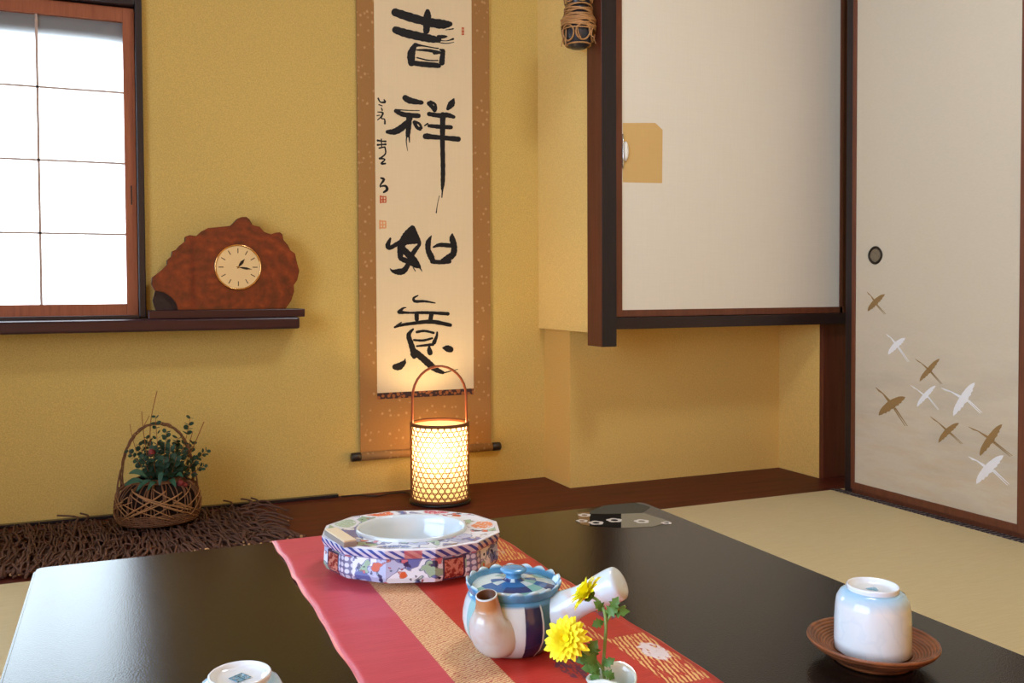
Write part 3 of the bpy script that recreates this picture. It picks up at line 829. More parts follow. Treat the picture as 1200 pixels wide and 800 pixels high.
for g in (c1, c2, c3, c4): part('written_character', strokes([g]), M['ink'], paper)
for i0, i1 in ((0, 6), (6, 12), (12, 14)): part('signature_character', strokes([(sig[0], sig[1], sig[2], sig[3][i0:i1])]), M['ink'], paper)
def seal(ox, oy, s, cx, cy, w, h):
    return (ox, oy, s, [[(cx-w/2+w*.12, cy-h/2, w*.22), (cx-w/2+w*.12, cy+h/2, w*.2)], [(cx-w*.3, cy-h*.42, h*.16), (cx+w*.4, cy-h*.4, h*.14)], [(cx, cy-h*.4, w*.18), (cx, cy+h*.42, w*.2)],
                         [(cx+w*.4, cy-h*.4, w*.16), (cx+w*.4, cy+h*.4, w*.18)], [(cx-w*.4, cy+h*.05, h*.14), (cx+w*.4, cy+h*.02, h*.14)], [(cx-w*.4, cy+h*.42, h*.14), (cx+w*.4, cy+h*.42, h*.14)]])
part('red_seal', strokes([seal(430, 0, 8.89, 1000, 325, 26, 80)]), M['seal'], paper)
part('red_seal', strokes([seal(430, 100, 5.33, 101, 712, 42, 44)]), M['seal'], paper)
part('pale_seal', strokes([seal(430, 250, 8.89, 165, 115, 76, 84)]), M['seal_pale'], paper)

# ------------------------------------------------------------------ clock on the shelf
YC = 2.972
def cz(x, y, Y=YC): return at_y(170+x/5, 240+y/5, Y)
prof = [(825, 609), (858, 560), (875, 505), (872, 470), (893, 440), (905, 385), (893, 345), (880, 285), (852, 264), (838, 235), (812, 205), (806, 172), (792, 160), (765, 162), (740, 172), (700, 158), (672, 128), (632, 118), (612, 84), (595, 70), (568, 70), (545, 78), (524, 102), (500, 122), (440, 128), (370, 135), (330, 155), (300, 182), (262, 176), (237, 185), (236, 212), (205, 235), (182, 262), (160, 270), (155, 300), (130, 322), (130, 350), (100, 380), (72, 402), (42, 425), (38, 465), (58, 502), (110, 512), (155, 540), (182, 575), (195, 609)]
ck = thing('mantel_clock', 'reddish polished burl-wood clock with a round brass dial, on the dark shelf', 'clock', (.33, 3.0, .652))
base_z = .6522
front = [cz(x, y) for x, y in prof]
for p in front:
    if p.z < base_z+.004: p.z = base_z
n = len(front)
bm = bmesh.new(); extrude_poly(bm, front, Vector((0, .060, 0))); fixn(bm)
eds = [e for e in bm.edges if all(abs(v.co.y-YC) < 1e-5 for v in e.verts)]
bmesh.ops.bevel(bm, geom=eds, offset=.003, segments=2, affect='EDGES')
for f in bm.faces:
    if abs(f.normal.y) < .5: f.material_index = 1
slab = part('body', bm, M['clock_wood'], ck, mats=[M['clock_wood'], M['bark']])
# dark filler standing in for the wall shade in the notch at left
bm = bmesh.new()
fp = [cz(x, y, YC+.02) for x, y in ((60, 500), (110, 510), (158, 540), (185, 575), (197, 609), (60, 609), (45, 560))]
for p in fp:
    if p.z < base_z+.006: p.z = base_z
extrude_poly(bm, fp, Vector((0, .035, 0)))
part('notch_shade', fixn(bm), M['bark'], ck)
dc = Vector((.348, YC-.001, .7865)); DR = .0725
rot = Matrix.Translation(dc) @ Matrix.Rotation(pi/2, 4, 'X')
bm = bmesh.new(); lathe(bm, [(DR*.93, .003), (DR*.945, .0065), (DR*.985, .007), (DR*1.01, .003), (DR*1.02, 0)], 64); bm.transform(rot)
bez = part('bezel', fixn(bm), M['brass'], ck, True)
bm = bmesh.new(); lathe(bm, [(DR*.95, .0022), (.0004, .0022)], 64); bm.transform(rot)
dial = part('dial', fixn(bm), M['dial'], ck)
for k in range(12):
    bm = bmesh.new(); a = 2*pi*k/12; r0, r1 = DR*.62, DR*.83
    d = Vector((sin(a), cos(a), 0)); nrm = Vector((d.y, -d.x, 0))*DR*.018
    vs = [bm.verts.new(p+Vector((0, 0, .0026))) for p in (d*r0-nrm, d*r1-nrm, d*r1+nrm, d*r0+nrm)]; bm.faces.new(vs)
    bm.transform(rot); part('hour_mark', bm, M['black'], dial)
def hand(a, L, w, z):
    d = Vector((sin(a), cos(a), 0)); nr = Vector((d.y, -d.x, 0)); bm = bmesh.new()
    outline = [(-.15, .3), (.12, .35), (.32, 1), (.6, 1.25), (.8, .6), (1, .1)]
    pts = [d*L*t+nr*w*k for t, k in outline]+[d*L*t-nr*w*k for t, k in outline[::-1]]
    extrude_poly(bm, [p+Vector((0, 0, z)) for p in pts], Vector((0, 0, .0006))); fixn(bm); bm.transform(rot); return bm
part('hour_hand', hand(R(38), DR*.46, DR*.055, .003), M['black'], dial)
part('minute_hand', hand(R(99), DR*.60, DR*.04, .004), M['black'], dial)
bm = bmesh.new(); lathe(bm, [(DR*.045, .0022), (DR*.045, .0055), (.0004, .0058)], 20); bm.transform(rot); part('centre_pin', fixn(bm), M['brass'], dial, True)

# ------------------------------------------------------------------ low table
TX0, TX1, TY0, TY1, TZ = -.107, .792, .02, 1.274, .36
def rrect(x0, x1, y0, y1, r, n=6):
    pts = []
    for cx_, cy_, a0 in ((x1-r, y1-r, 0), (x0+r, y1-r, 90), (x0+r, y0+r, 180), (x1-r, y0+r, 270)):
        for k in range(n+1):
            a = R(a0+90*k/n); pts.append((cx_+r*cos(a), cy_+r*sin(a)))
    return pts
tb = thing('low_table', 'low dark lacquered table filling the foreground, red runner across it', 'table', ((TX0+TX1)/2, (TY0+TY1)/2, 0))
bm = bmesh.new(); pts = rrect(TX0, TX1, TY0, TY1, .012)
extrude_poly(bm, [Vector((x, y, TZ-.028)) for x, y in pts], Vector((0, 0, .028))); fixn(bm)
top_e = [e for e in bm.edges if all(abs(v.co.z-TZ) < 1e-5 or abs(v.co.z-(TZ-.028)) < 1e-5 for v in e.verts) and abs(e.verts[0].co.z-e.verts[1].co.z) < 1e-5]
bmesh.ops.bevel(bm, geom=top_e, offset=.0035, segments=3, affect='EDGES')
ttop = part('tabletop', bm, M['table'], tb)
bm = bmesh.new()
for a in ((TX0+.06, TX1-.06, TY0+.06, TY0+.08), (TX0+.06, TX1-.06, TY1-.08, TY1-.06), (TX0+.06, TX0+.08, TY0+.08, TY1-.08), (TX1-.08, TX1-.06, TY0+.08, TY1-.08)): box(bm, *a, TZ-.075, TZ-.0285)
part('apron', bm, M['table'], tb)
for x in (TX0+.05, TX1-.11):
    for y in (TY0+.05, TY1-.11):
        bm = bmesh.new(); box(bm, x, x+.06, y, y+.06, 0, TZ-.0287, bev=.004); part('leg', bm, M['table'], tb)
# gold and shell motif in the far right corner of the top
def flat(pts, z, mat, name, parent=ttop, th=.0003):
    bm = bmesh.new(); extrude_poly(bm, [at_z(*p, z) for p in pts], Vector((0, 0, th))); return part(name, fixn(bm), mat, parent)
flat([(691, 599), (709, 592), (745, 589), (762, 594), (752, 601), (728, 602), (692, 602)], TZ, M['inlay_dim'], 'inlay_grey_field')
flat([(691, 602), (728, 602.5), (728, 618), (691, 616)], TZ+.0001, M['inlay_black'], 'inlay_black_square')
flat([(728, 602), (754, 601), (786, 611), (765, 617), (728, 618.5)], TZ+.0001, M['inlay_grey'], 'inlay_pale_field')
flat([(676, 601), (691, 600), (691, 616), (680, 614)], TZ+.0001, M['inlay_gold'], 'inlay_gold_field')
bm = bmesh.new()
for (px, py, s) in ((685, 603.3, 1), (682, 610, .9), (698.5, 612.3, 1.15), (720, 609.3, 1.2), (752, 610.5, 1.15), (781, 612.5, .8)):
    c = at_z(px, py, TZ+.0006); ro, ri = .0085*s, .0045*s; N = 40; oo, ii = [], []
    for k in range(N):
        a = 2*pi*k/N; f = 1+.22*abs(cos(2.5*a))
        oo.append(bm.verts.new(c+Vector((cos(a)*ro*f, sin(a)*ro*f, 0)))); ii.append(bm.verts.new(c+Vector((cos(a)*ri, sin(a)*ri, 0))))
    for k in range(N): bm.faces.new((oo[k], oo[(k+1) % N], ii[(k+1) % N], ii[k]))
part('inlay_blossoms', bm, M['inlay_white'], ttop)

# ------------------------------------------------------------------ runner (lies over the table and hangs over its far edge)
bm = bmesh.new()
ys = [.03+(TY1-.03)*i/150 for i in range(151)]
NX = 30; rows = []
def wrinkle(x, y):
    u = (x-.19)/.3
    z = .0018*math.exp(-((y-1.085+.02*u)/.012)**2)*max(0, 1-u*1.3)
    z += .0012*math.exp(-((y-1.19)/.015)**2)*max(0, 1-u*1.6)
    z += .0008*math.exp(-((y-.93+.02*u)/.012)**2)*max(0, 1-u)
    return z
def edge(y, s):
    return .0009*sin(y*34+s)+.0006*sin(y*71+2*s) + (-.0022*math.exp(-((y-1.10)/.02)**2) if s == 0 else .0)
path = [(y, TZ+.0010) for y in ys]
for k in range(1, 8):
    a = R(90*k/7); path.append((TY1+.005*sin(a)+.0, TZ+.0010-.006*(1-cos(a))))
path += [(TY1+.0055, TZ-.006-.008*k) for k in range(1, 8)]
for (y, z) in path:
    row = []
    for i in range(NX+1):
        u = i/NX; x = .1905+edge(y, 0)*(1-u)+(.3005+edge(y, 1.7))*u if False else (.1905+edge(y, 0))*(1-u)+(.4905+edge(y, 1.7))*u
        row.append(bm.verts.new((x, y, z+(wrinkle(x, y) if z > TZ else 0))))
    rows.append(row)
for a, b in zip(rows, rows[1:]):
    for i in range(NX): bm.faces.new((a[i], a[i+1], b[i+1], b[i])).smooth = True
bm.normal_update()
run = mesh('table_runner', bm, M['runner'])
md = run.modifiers.new('thickness', 'SOLIDIFY'); md.thickness = .0009; md.offset = -1
tag(run, 'red woven table runner with gold stripes lying across the dark table', 'table runner')
RZ = TZ+.0012

# ------------------------------------------------------------------ octagonal porcelain dish
DCX, DCY = .337, 1.09
dish = thing('porcelain_dish', 'wide many-sided painted porcelain dish with a plain oval well, on the red runner', 'dish', (DCX, DCY, RZ+.0012), R(-18.2))
du, dv, H1 = .1135, .097, .0455
def ngon(ru, rv, n=12, ph=R(15), sub=4):
    c = [(ru*cos(ph+2*pi*k/n), rv*sin(ph+2*pi*k/n)) for k in range(n)]; out = []
    for k in range(n):
        a, b = c[k], c[(k+1) % n]
        for j in range(sub):
            t = j/sub; out.append((a[0]*(1-t)+b[0]*t, a[1]*(1-t)+b[1]*t))
    return out
def ringmesh(bm, rings, uvl=None, vs=None, smooth=False):
    n = len(rings[0]); V = [[bm.verts.new(p) for p in r] for r in rings]
    for j, (a, b) in enumerate(zip(V, V[1:])):
        for i in range(n):
            f = bm.faces.new((a[i], a[(i+1) % n], b[(i+1) % n], b[i])); f.smooth = smooth
            if uvl:
                for l, (uu, vv) in zip(f.loops, ((i/n, vs[j]), ((i+1)/n, vs[j]), ((i+1)/n, vs[j+1]), (i/n, vs[j+1]))): l[uvl].uv = (uu, vv)
    return V
bm = bmesh.new(); uvl = bm.loops.layers.uv.new('UVMap')
lv = [(.90, .004), (.955, .0055), (.985, .012), (.975, .033), (.985, .036), (1.0, .040), (1.003, .0455), (.99, H1), (.965, H1+.0005)]
rings = [[(x*s, y*s, z) for x, y in ngon(du, dv)] for s, z in lv]
vs_ = [z/H1*.98 for s, z in lv]
ringmesh(bm, rings, uvl, vs_)
me = bpy.data.meshes.new('painted_side'); bm.to_mesh(me); bm.free(); me.materials.append(M['imari_side'])
o = bpy.data.objects.new('painted_side', me); COL.objects.link(o); o.parent = dish
bm = bmesh.new(); wu, wv = .069, .060
NG = 48
def blend(t, z, z2=None):
    o_ = ngon(du*.965, dv*.965); r = []
    for i, (x, y) in enumerate(o_):
        a = atan2(y/dv, x/du); r.append((x*(1-t)+wu*cos(a)*t, y*(1-t)+wv*sin(a)*t, z))
    return r
ringmesh(bm, [blend(0, H1+.0005), blend(.3, H1-.0005), blend(.7, H1-.0008), blend(.97, H1-.0005)], smooth=True)
mesh('painted_top', bm, M['imari_top'], dish)
bm = bmesh.new()
def ell(s, z): return [(wu*s*cos(atan2(y/dv, x/du)), wv*s*sin(atan2(y/dv, x/du)), z) for x, y in ngon(du, dv)]
V = ringmesh(bm, [ell(1.02, H1-.0015), ell(1.015, H1+.0025), ell(.99, H1+.0038), ell(.955, H1+.002), ell(.93, H1-.006), ell(.88, .022), ell(.74, .012), ell(.4, .009), ell(.02, .0085)], smooth=True)
bm.faces.new(V[-1]); well = mesh('oval_well', bm, M['pale_porcelain'], dish)
bm = bmesh.new()
V = ringmesh(bm, [[(x*.95, y*.95, .0052) for x, y in ngon(du*.95, dv*.95)], [(x*.78, y*.78, .0045) for x, y in ngon(du, dv)], [(x*.76, y*.76, .0) for x, y in ngon(du, dv)], [(x*.72, y*.72, .0) for x, y in ngon(du, dv)], [(x*.70, y*.70, .005) for x, y in ngon(du, dv)]], smooth=True)
bm.faces.new(V[-1]); mesh('foot', fixn(bm), M['porcelain'], dish)

# small box lying on the dish rim
zt = RZ+.0012+H1+.001
P4 = [at_z(*p, zt+.008) for p in ((383, 620.5), (392, 615.5), (416, 630), (405, 635.5))]
ctr = sum(P4, Vector())/4
ax = ((P4[2]+P4[3])-(P4[0]+P4[1])).normalized(); L = ((P4[2]+P4[3])-(P4[0]+P4[1])).length/2
sb = thing('small_box', 'small cream-topped box resting on the left rim of the painted porcelain dish', 'box', (ctr.x, ctr.y, zt), atan2(ax.y, ax.x))
bm = bmesh.new(); box(bm, -L/2, L/2, -.0085, .0085, 0, .006, bev=.0006); mesh('box_body', bm, M['box_side'], sb)
bm = bmesh.new(); box(bm, -L/2+.0008, L/2-.0008, -.0078, .0078, .006, .0078, bev=.0004); mesh('box_top', bm, M['box_top'], sb)

# ------------------------------------------------------------------ teapot
PC = Vector((.3515, .802, RZ+.0012))
pot = thing('teapot', 'round side-handled teapot with scalloped turquoise rim, navy and teal stripes', 'teapot', PC)
bm = bmesh.new()
lathe(bm, [(.0005, .003), (.030, .003), (.031, .0), (.034, .0), (.0365, .003), (.0435, .010), (.0485, .020), (.0502, .030), (.0498, .040), (.0475, .050), (.0445, .0570), (.0425, .0610), (.040, .0615)], 96)
mesh('body', fixn(bm), M['pot'], pot, True)
bm = bmesh.new()
def sc_(r, z, a):
    f = (z-.058)/.014; s = max(0, min(1, f)); w = .5-.5*abs(cos(9.5*a*1.0))*1.0
    w = abs(sin(9*a)); 
    return (r+s*.0016*(w-.5), z+s*.0038*(w-.7))
lathe(bm, [(.0425, .0595), (.0442, .0608), (.0456, .0645), (.0466, .0695), (.0457, .0712), (.0444, .0698), (.0428, .0665), (.0410, .0640)], 144, sc_)
mesh('scalloped_rim', fixn(bm), M['pot_rim'], pot, True)
bm = bmesh.new()
lathe(bm, [(.0408, .0615), (.0408, .0645), (.0395, .0655), (.030, .0680), (.018, .0700), (.0095, .0705), (.0075, .0725), (.0075, .0755)], 72)
lid = mesh('lid', fixn(bm), M['pot_lid'], pot, True)
bm = bmesh.new()
lathe(bm, [(.0078, .073), (.0075, .0765), (.0110, .0785), (.0125, .0805), (.0115, .0825), (.006, .0832), (.0003, .0825)], 60, lambda r, z, a: (r*(1+.07*abs(sin(4*a))*(1 if r > .009 else 0)), z))
mesh('knob', fixn(bm), M['pot_rim'].copy() if False else porcelain('knob_glaze', base=(84, 150, 196)), lid, True)
for o_ in pot.children: o_.scale = (1, 1, .92)
# spout
def along(bm, pts, rad, seg=32, uv=True, sq=None):
    P_ = spline([(*p,) for p in pts], 6); n = len(P_)
    rr = [v.x for v in spline([(r, 0, 0) for r in rad], 6)]
    uvl = bm.loops.layers.uv.new('UVMap'); nv = None; rings = []
    for i in range(n):
        t = (P_[min(i+1, n-1)]-P_[max(i-1, 0)]).normalized()
        if nv is None: nv = t.orthogonal().normalized()
        nv = (nv-t*nv.dot(t)).normalized(); b = t.cross(nv)
        rings.append([bm.verts.new(P_[i]+(nv*cos(2*pi*k/seg)+b*sin(2*pi*k/seg))*rr[i]) for k in range(seg)])
    for j, (a, b_) in enumerate(zip(rings, rings[1:])):
        for k in range(seg):
            f = bm.faces.new((a[k], a[(k+1) % seg], b_[(k+1) % seg], b_[k])); f.smooth = True
            for l, q in zip(f.loops, ((k/seg, j/n), ((k+1)/seg, j/n), ((k+1)/seg, (j+1)/n), (k/seg, (j+1)/n))): l[uvl].uv = q
    return rings, P_
sd = at_z(570, 698, RZ+.0665)-PC; sd.z = 0; sd.normalize()
mouth = at_z(570, 698, RZ+.0665)-PC
tipdir = (mouth - (sd*.046+Vector((0, 0, .038)))).normalized()
bm = bmesh.new()
rings, PP = along(bm, [sd*.028+Vector((0, 0, .026)), sd*.040+Vector((0, 0, .028)), sd*.053+Vector((0, 0, .039)), mouth-Vector((0, 0, .013))-sd*.003, mouth], [.0262, .0245, .0185, .0122, .0100])
t = (PP[-1]-PP[-2]).normalized()
prev = rings[-1]
for rr, dz in ((.0100, .0012), (.0090, .0014), (.0083, .0), (.0072, -.012)):
    ring = [bm.verts.new(mouth+t*dz+(v.co-mouth).normalized()*rr) for v in rings[-1]]
    for k in range(len(ring)):
        f = bm.faces.new((prev[k], prev[(k+1) % 32], ring[(k+1) % 32], ring[k])); f.smooth = True
        f.material_index = 1 if dz <= 0 else 0
    prev = ring
f = bm.faces.new(prev); f.material_index = 1
mesh('spout', fixn(bm), None, pot, True, mats=[M['spout'], M['dark_inside']])
# side handle
hend = at_z(722, 684, RZ+.0745)-PC
hdir = Vector((hend.x, hend.y, 0)).normalized()
root = hdir*.040+Vector((0, 0, .036))
a_ = (hend-root)
bm = bmesh.new()
rings, PP = along(bm, [root, root+a_*.22, root+a_*.5, root+a_*.8, root+a_*1.0, root+a_*1.06, root+a_*1.085], [.0215, .0165, .0138, .0155, .0160, .0140, .0085], 32)
bm.faces.new(rings[-1]); mesh('handle', fixn(bm), M['pot_handle'], pot, True)

# ------------------------------------------------------------------ tea cups and saucer
def make_cup(label, x, y, z):
    t = thing('tea_cup', label, 'cup', (x, y, z), 0, 'upturned tea cups')
    bm = bmesh.new()
    lathe(bm, [(.0310, .003), (.0325, .0), (.0338, .0012), (.0340, .010), (.0338, .030), (.0330, .042), (.0318, .049), (.0285, .0545), (.0245, .0565), (.0228, .0572)], 72)
    mesh('body', fixn(bm), M['cup'], t, True)
    bm = bmesh.new()
    lathe(bm, [(.0226, .0560), (.0232, .0600), (.0232, .0612), (.0224, .0619), (.0214, .0612), (.0205, .0585), (.015, .0575), (.0004, .0572)], 72)
    mesh('foot_ring', fixn(bm), M['porcelain'], t, True)
    return t
cupR = make_cup('upturned pale blue tea cup standing on the turned wooden saucer', .648, .640, TZ+.0104)
bm = bmesh.new(); lathe(bm, [(.0052, .0578), (.0003, .0582)], 10, lambda r, z, a: (r*(1+.3*sin(3*a)), z)); mesh('blue_mark', bm, M['blue_mark'], cupR)
cc = at_z(281, 787.5, TZ+.0625)
cupL = make_cup('upturned white tea cup at the near table edge, blue square mark in its foot', cc.x, cc.y, TZ+.0005)
bm = bmesh.new()
for a in ((-.006, .006, .0045, .0058), (-.006, .006, -.0058, -.0045), (-.006, -.0047, -.0058, .0058), (.0047, .006, -.0058, .0058), (-.006, .006, -.0008, .0008), (-.0008, .0008, -.0058, .0058), (-.003, .003, .0018, .0028), (-.003, .003, -.003, -.002)):
    box(bm, a[0], a[1], a[2], a[3], .0578, .0582)
mk = mesh('blue_mark', bm, M['blue_mark'], cupL); mk.rotation_euler = (0, 0, R(30))
sau = mesh('wooden_saucer', fixn(lathe(bmesh.new(), [(.0003, .0028), (.030, .0028), (.0305, .0), (.034, .0), (.036, .004), (.047, .009), (.0555, .0155), (.0585, .0195), (.0580, .0212), (.0560, .0212), (.050, .0162), (.041, .0115), (.036, .0100), (.0003, .0098)], 96)), M['saucer'], None, True, loc=(.648, .640, TZ+.0002))
tag(sau, 'round brown turned-wood saucer under the tea cup, at the right edge of the table', 'saucer')

# ------------------------------------------------------------------ bud vase and chrysanthemums
VB = Vector((.351, .608, RZ+.0004))
vase = thing('bud_vase', 'small white uneven-rimmed bud vase at the near edge of the runner, holding yellow flowers', 'vase', VB)
bm = bmesh.new()
def vmod(r, z, a):
    s = max(0, (z-.034)/.012); return (r*(1+.10*s*sin(3*a+.6)), z+.0035*s*sin(2*a-.2))
lathe(bm, [(.0003, .0), (.013, .0), (.016, .003), (.0205, .014), (.0218, .026), (.0200, .037), (.0188, .043), (.0196, .0465), (.0185, .0475), (.0170, .045), (.0165, .036), (.0165, .02), (.0003, .016)], 60, vmod)
mesh('body', fixn(bm), porcelain('vase_glaze', base=(212, 218, 206)), vase, True)
ch = thing('chrysanthemum_sprig', 'sprig of two yellow chrysanthemum blooms with green leaves, standing in the small white vase', 'flower', VB+Vector((0, 0, .018)))
def bloom(center, axis, Rr, cup=0.0, name='bloom'):
    axis = axis.normalized(); u = axis.orthogonal().normalized(); v = axis.cross(u); bm = bmesh.new()
    for ring, (n, L, el, w, z0) in enumerate(((16, 1.12, 2, .24, 0), (15, 1.0, 16, .23, .05), (14, .80, 34, .21, .10), (12, .60, 52, .18, .14), (9, .42, 70, .16, .17))):
        for k in range(n):
            a = 2*pi*(k+.5*(ring % 2))/n + random.uniform(-.06, .06); e = R(el+cup+random.uniform(-5, 5)); LL = L*Rr*random.uniform(.88, 1.06)
            d = (u*cos(a)+v*sin(a)); side = axis.cross(d)
            prev = None
            for j in range(6):
                t = j/5; ee = e+R(10)*t - R(14)*t*t
                p = center + d*(Rr*.10) + axis*Rr*z0 + d*cos(ee)*LL*.9*t + axis*sin(ee)*LL*.9*t
                ww = w*Rr*(.4, .75, 1.0, 1.1, .9, .2)[j]*.62
                lift = axis*ww*.35
                row = [bm.verts.new(p-side*ww+lift), bm.verts.new(p), bm.verts.new(p+side*ww+lift)]
                if prev:
                    for q in range(2): bm.faces.new((prev[q], prev[q+1], row[q+1], row[q])).smooth = True
                prev = row
    b = part(name, bm, M['petal'], ch)
    bm = bmesh.new(); bmesh.ops.create_icosphere(bm, subdivisions=2, radius=Rr*.22); bm.transform(Matrix.Translation(center+axis*Rr*.16))
    part('heart', bm, M['petal_in'], b, True)
    bm = bmesh.new(); 
    for k in range(12):
        a = 2*pi*k/12; d = u*cos(a)+v*sin(a); tube(bm, [center-axis*Rr*.16+d*Rr*.05, center-axis*Rr*.12+d*Rr*.22, center+d*Rr*.34-axis*Rr*.0], [Rr*.07, Rr*.09, Rr*.03], 5)
    part('calyx', bm, M['leaf'], b, True)
fl1 = at_z(664, 749, RZ+.078); fl2 = at_z(690, 697, RZ+.098)
camd1 = (EYE-fl1).normalized()
bloom(fl1, camd1*.9+Vector((-.35, .0, .25)), .0172)
ax2 = (-_r2*.75 - _d2*.62 + _f*.10)
bloom(fl2, ax2, .0165, 10)
base = VB+Vector((.001, .004, .020)); fork = at_z(706, 772, RZ+.060)
bm = bmesh.new()
st = [base, at_z(707, 788, RZ+.046), at_z(708, 765, RZ+.062), at_z(710, 735, RZ+.082), at_z(708, 716, RZ+.092), at_z(700, 703, RZ+.096), fl2-ax2.normalized()*.002]
tube(bm, spline(st, 5), .0013, 8)
tube(bm, spline([at_z(707, 785, RZ+.048), at_z(697, 772, RZ+.060), at_z(683, 762, RZ+.070), fl1-camd1*.003], 5), .0011, 8)
tube(bm, spline([at_z(710, 730, RZ+.084), at_z(718, 718, RZ+.092), at_z(733, 710, RZ+.096)], 5), .0010, 8)
part('stem', bm, M['stem'], ch, True)
def lobed(center, direction, normal, L, W, mat, parent, name='leaf'):
    d = direction.normalized(); n = (normal-d*normal.dot(d)).normalized(); s = d.cross(n); bm = bmesh.new()
    prof = [(0, .06), (.15, .22), (.28, .62), (.36, .40), (.5, .95), (.6, .5), (.74, .72), (.84, .36), (1, .03)]
    prev = None
    for t, w in prof:
        p = center+d*L*t + n*(L*.18*sin(t*pi)); row = [bm.verts.new(p-s*W*w+n*W*.25*w), bm.verts.new(p), bm.verts.new(p+s*W*w+n*W*.25*w)]
        if prev:
            for q in range(2): bm.faces.new((prev[q], prev[q+1], row[q+1], row[q])).smooth = True
        prev = row
    return part(name, bm, mat, parent)
up = Vector((0, 0, 1)); cd = -_f
for (px, py, dz, dx, dy, L, W) in ((709, 722, .088, .8, -.75, .015, .006), (712, 718, .090, 1.0, -.15, .018, .006), (707, 716, .090, -.55, -.6, .013, .0055), (708, 728, .084, -.9, .25, .011, .005), (716, 714, .094, .5, -1.0, .013, .005),
                               (700, 776, .058, -.8, -.5, .014, .006), (697, 770, .060, -.2, -1, .015, .006), (694, 768, .062, -1, .3, .014, .006), (704, 780, .052, -1, .2, .014, .006), (707, 780, .052, .6, -.5, .012, .005),
                               (703, 784, .050, -.6, .7, .012, .005), (690, 764, .066, .5, -.8, .013, .006), (687, 760, .068, -.1, .9, .012, .006), (706, 786, .048, .9, .5, .011, .005), (699, 783, .050, -1, -.1, .013, .005)):
    lobed(at_z(px, py, RZ+dz), _r2*dx+_d2*dy+cd*.25, cd+up*.6, L, W, M['leaf'], ch)

# ------------------------------------------------------------------ lantern
LC = Vector((.985, 2.86, 0))
lan = thing('bamboo_lantern', 'lit cylindrical lantern of hexagonal-weave bamboo with an arched handle, before the scroll', 'lamp', LC)
LR, LH = .0955, .268
bm = bmesh.new(); lathe(bm, [(.0003, .0), (.103, .0), (.104, .006), (.100, .010), (.0003, .010)], 48); mesh('base', fixn(bm), M['lamp_base'], lan, True)
bm = bmesh.new(); lathe(bm, [(LR-.003, .0105), (LR-.003, LH-.004)], 64); mesh('paper_shade', bm, M['lamp_paper'], lan, True)
bm = bmesh.new()
NR = 15
for i in range(NR):
    z = .020+(LH-.034)*(i+.5)/(NR-1)
    tube(bm, [(LR*cos(2*pi*k/64), LR*sin(2*pi*k/64), z) for k in range(65)], 0.0017, 5, False) if i < NR-1 else None
NH = 28; dzr = (LH-.034)/(NR-1); dth = 2*pi/NH
for s in (1, -1):
    for k in range(NH):
        pts = []
        steps = 40; z0, z1 = .012, LH-.006
        for j in range(steps+1):
            z = z0+(z1-z0)*j/steps
            a = k*dth + s*(z-.020)/dzr*dth*.5 + (dth*.25 if True else 0)
            pts.append(((LR+.0008*s)*cos(a), (LR+.0008*s)*sin(a), z))
        tube(bm, pts, .00165, 4, False)
mesh('bamboo_weave', bm, M['bamboo'], lan)
for z0, z1 in ((.010, .018), (LH-.010, LH)):
    bm = bmesh.new(); lathe(bm, [(LR-.0045, z0), (LR+.0035, z0), (LR+.004, (z0+z1)/2), (LR+.0035, z1), (LR-.0045, z1), (LR-.0045, z0)], 64)
    mesh('hoop', fixn(bm), M['bamboo'], lan, True)
bm = bmesh.new()
p = [(-.0905, 0, .18), (-.0905, 0, .30), (-.090, 0, .345)]
arch = [(-.0905*cos(R(a)), 0, .352+.103*sin(R(a))) for a in range(0, 181, 12)]
tube(bm, [(-.0915, 0, .235), (-.0915, 0, .30)]+arch+[(.0915, 0, .30), (.0915, 0, .235)], .0043, 10)
hd = mesh('handle', bm, M['lamp_handle'], lan, True); hd.rotation_euler = (0, 0, R(-12))
for a in (168, -12):
    bm = bmesh.new(); box(bm, LR-.001, LR+.004, -.004, .004, .010, LH-.002, bev=.001)
    s_ = mesh('upright', bm, M['bamboo'], lan); s_.rotation_euler = (0, 0, R(a))
bm = bmesh.new(); bmesh.ops.create_uvsphere(bm, u_segments=20, v_segments=14, radius=.022); bm.transform(Matrix.Translation((0, 0, .15)))
bulb = mesh('bulb', bm, M['bulb'], lan, True)
bm = bmesh.new(); lathe(bm, [(.012, .010), (.012, .13), (.0003, .13)], 20); mesh('lamp_socket', bm, M['shell_white'], lan, True)
bm = bmesh.new()
cpts = [at_z(476, 577, .004), at_z(458, 578, .004), at_z(440, 581, .004), at_z(420, 580, .004), at_z(400, 581.5, .004)]
tube(bm, spline([Vector((.92, 2.92, .004))]+cpts, 5), .0028, 8)
cord = part('power_cord', bm, M['cord'], lan, True)
# cable cover along the foot of the wall
bm = bmesh.new(); box(bm, -.9, .682, 3.048, 3.0695, .0003, .011, bev=.0015)
tag(mesh('cable_cover', bm, M['duct']), 'thin dark strip along the foot of the ochre wall behind the basket', 'cable cover')

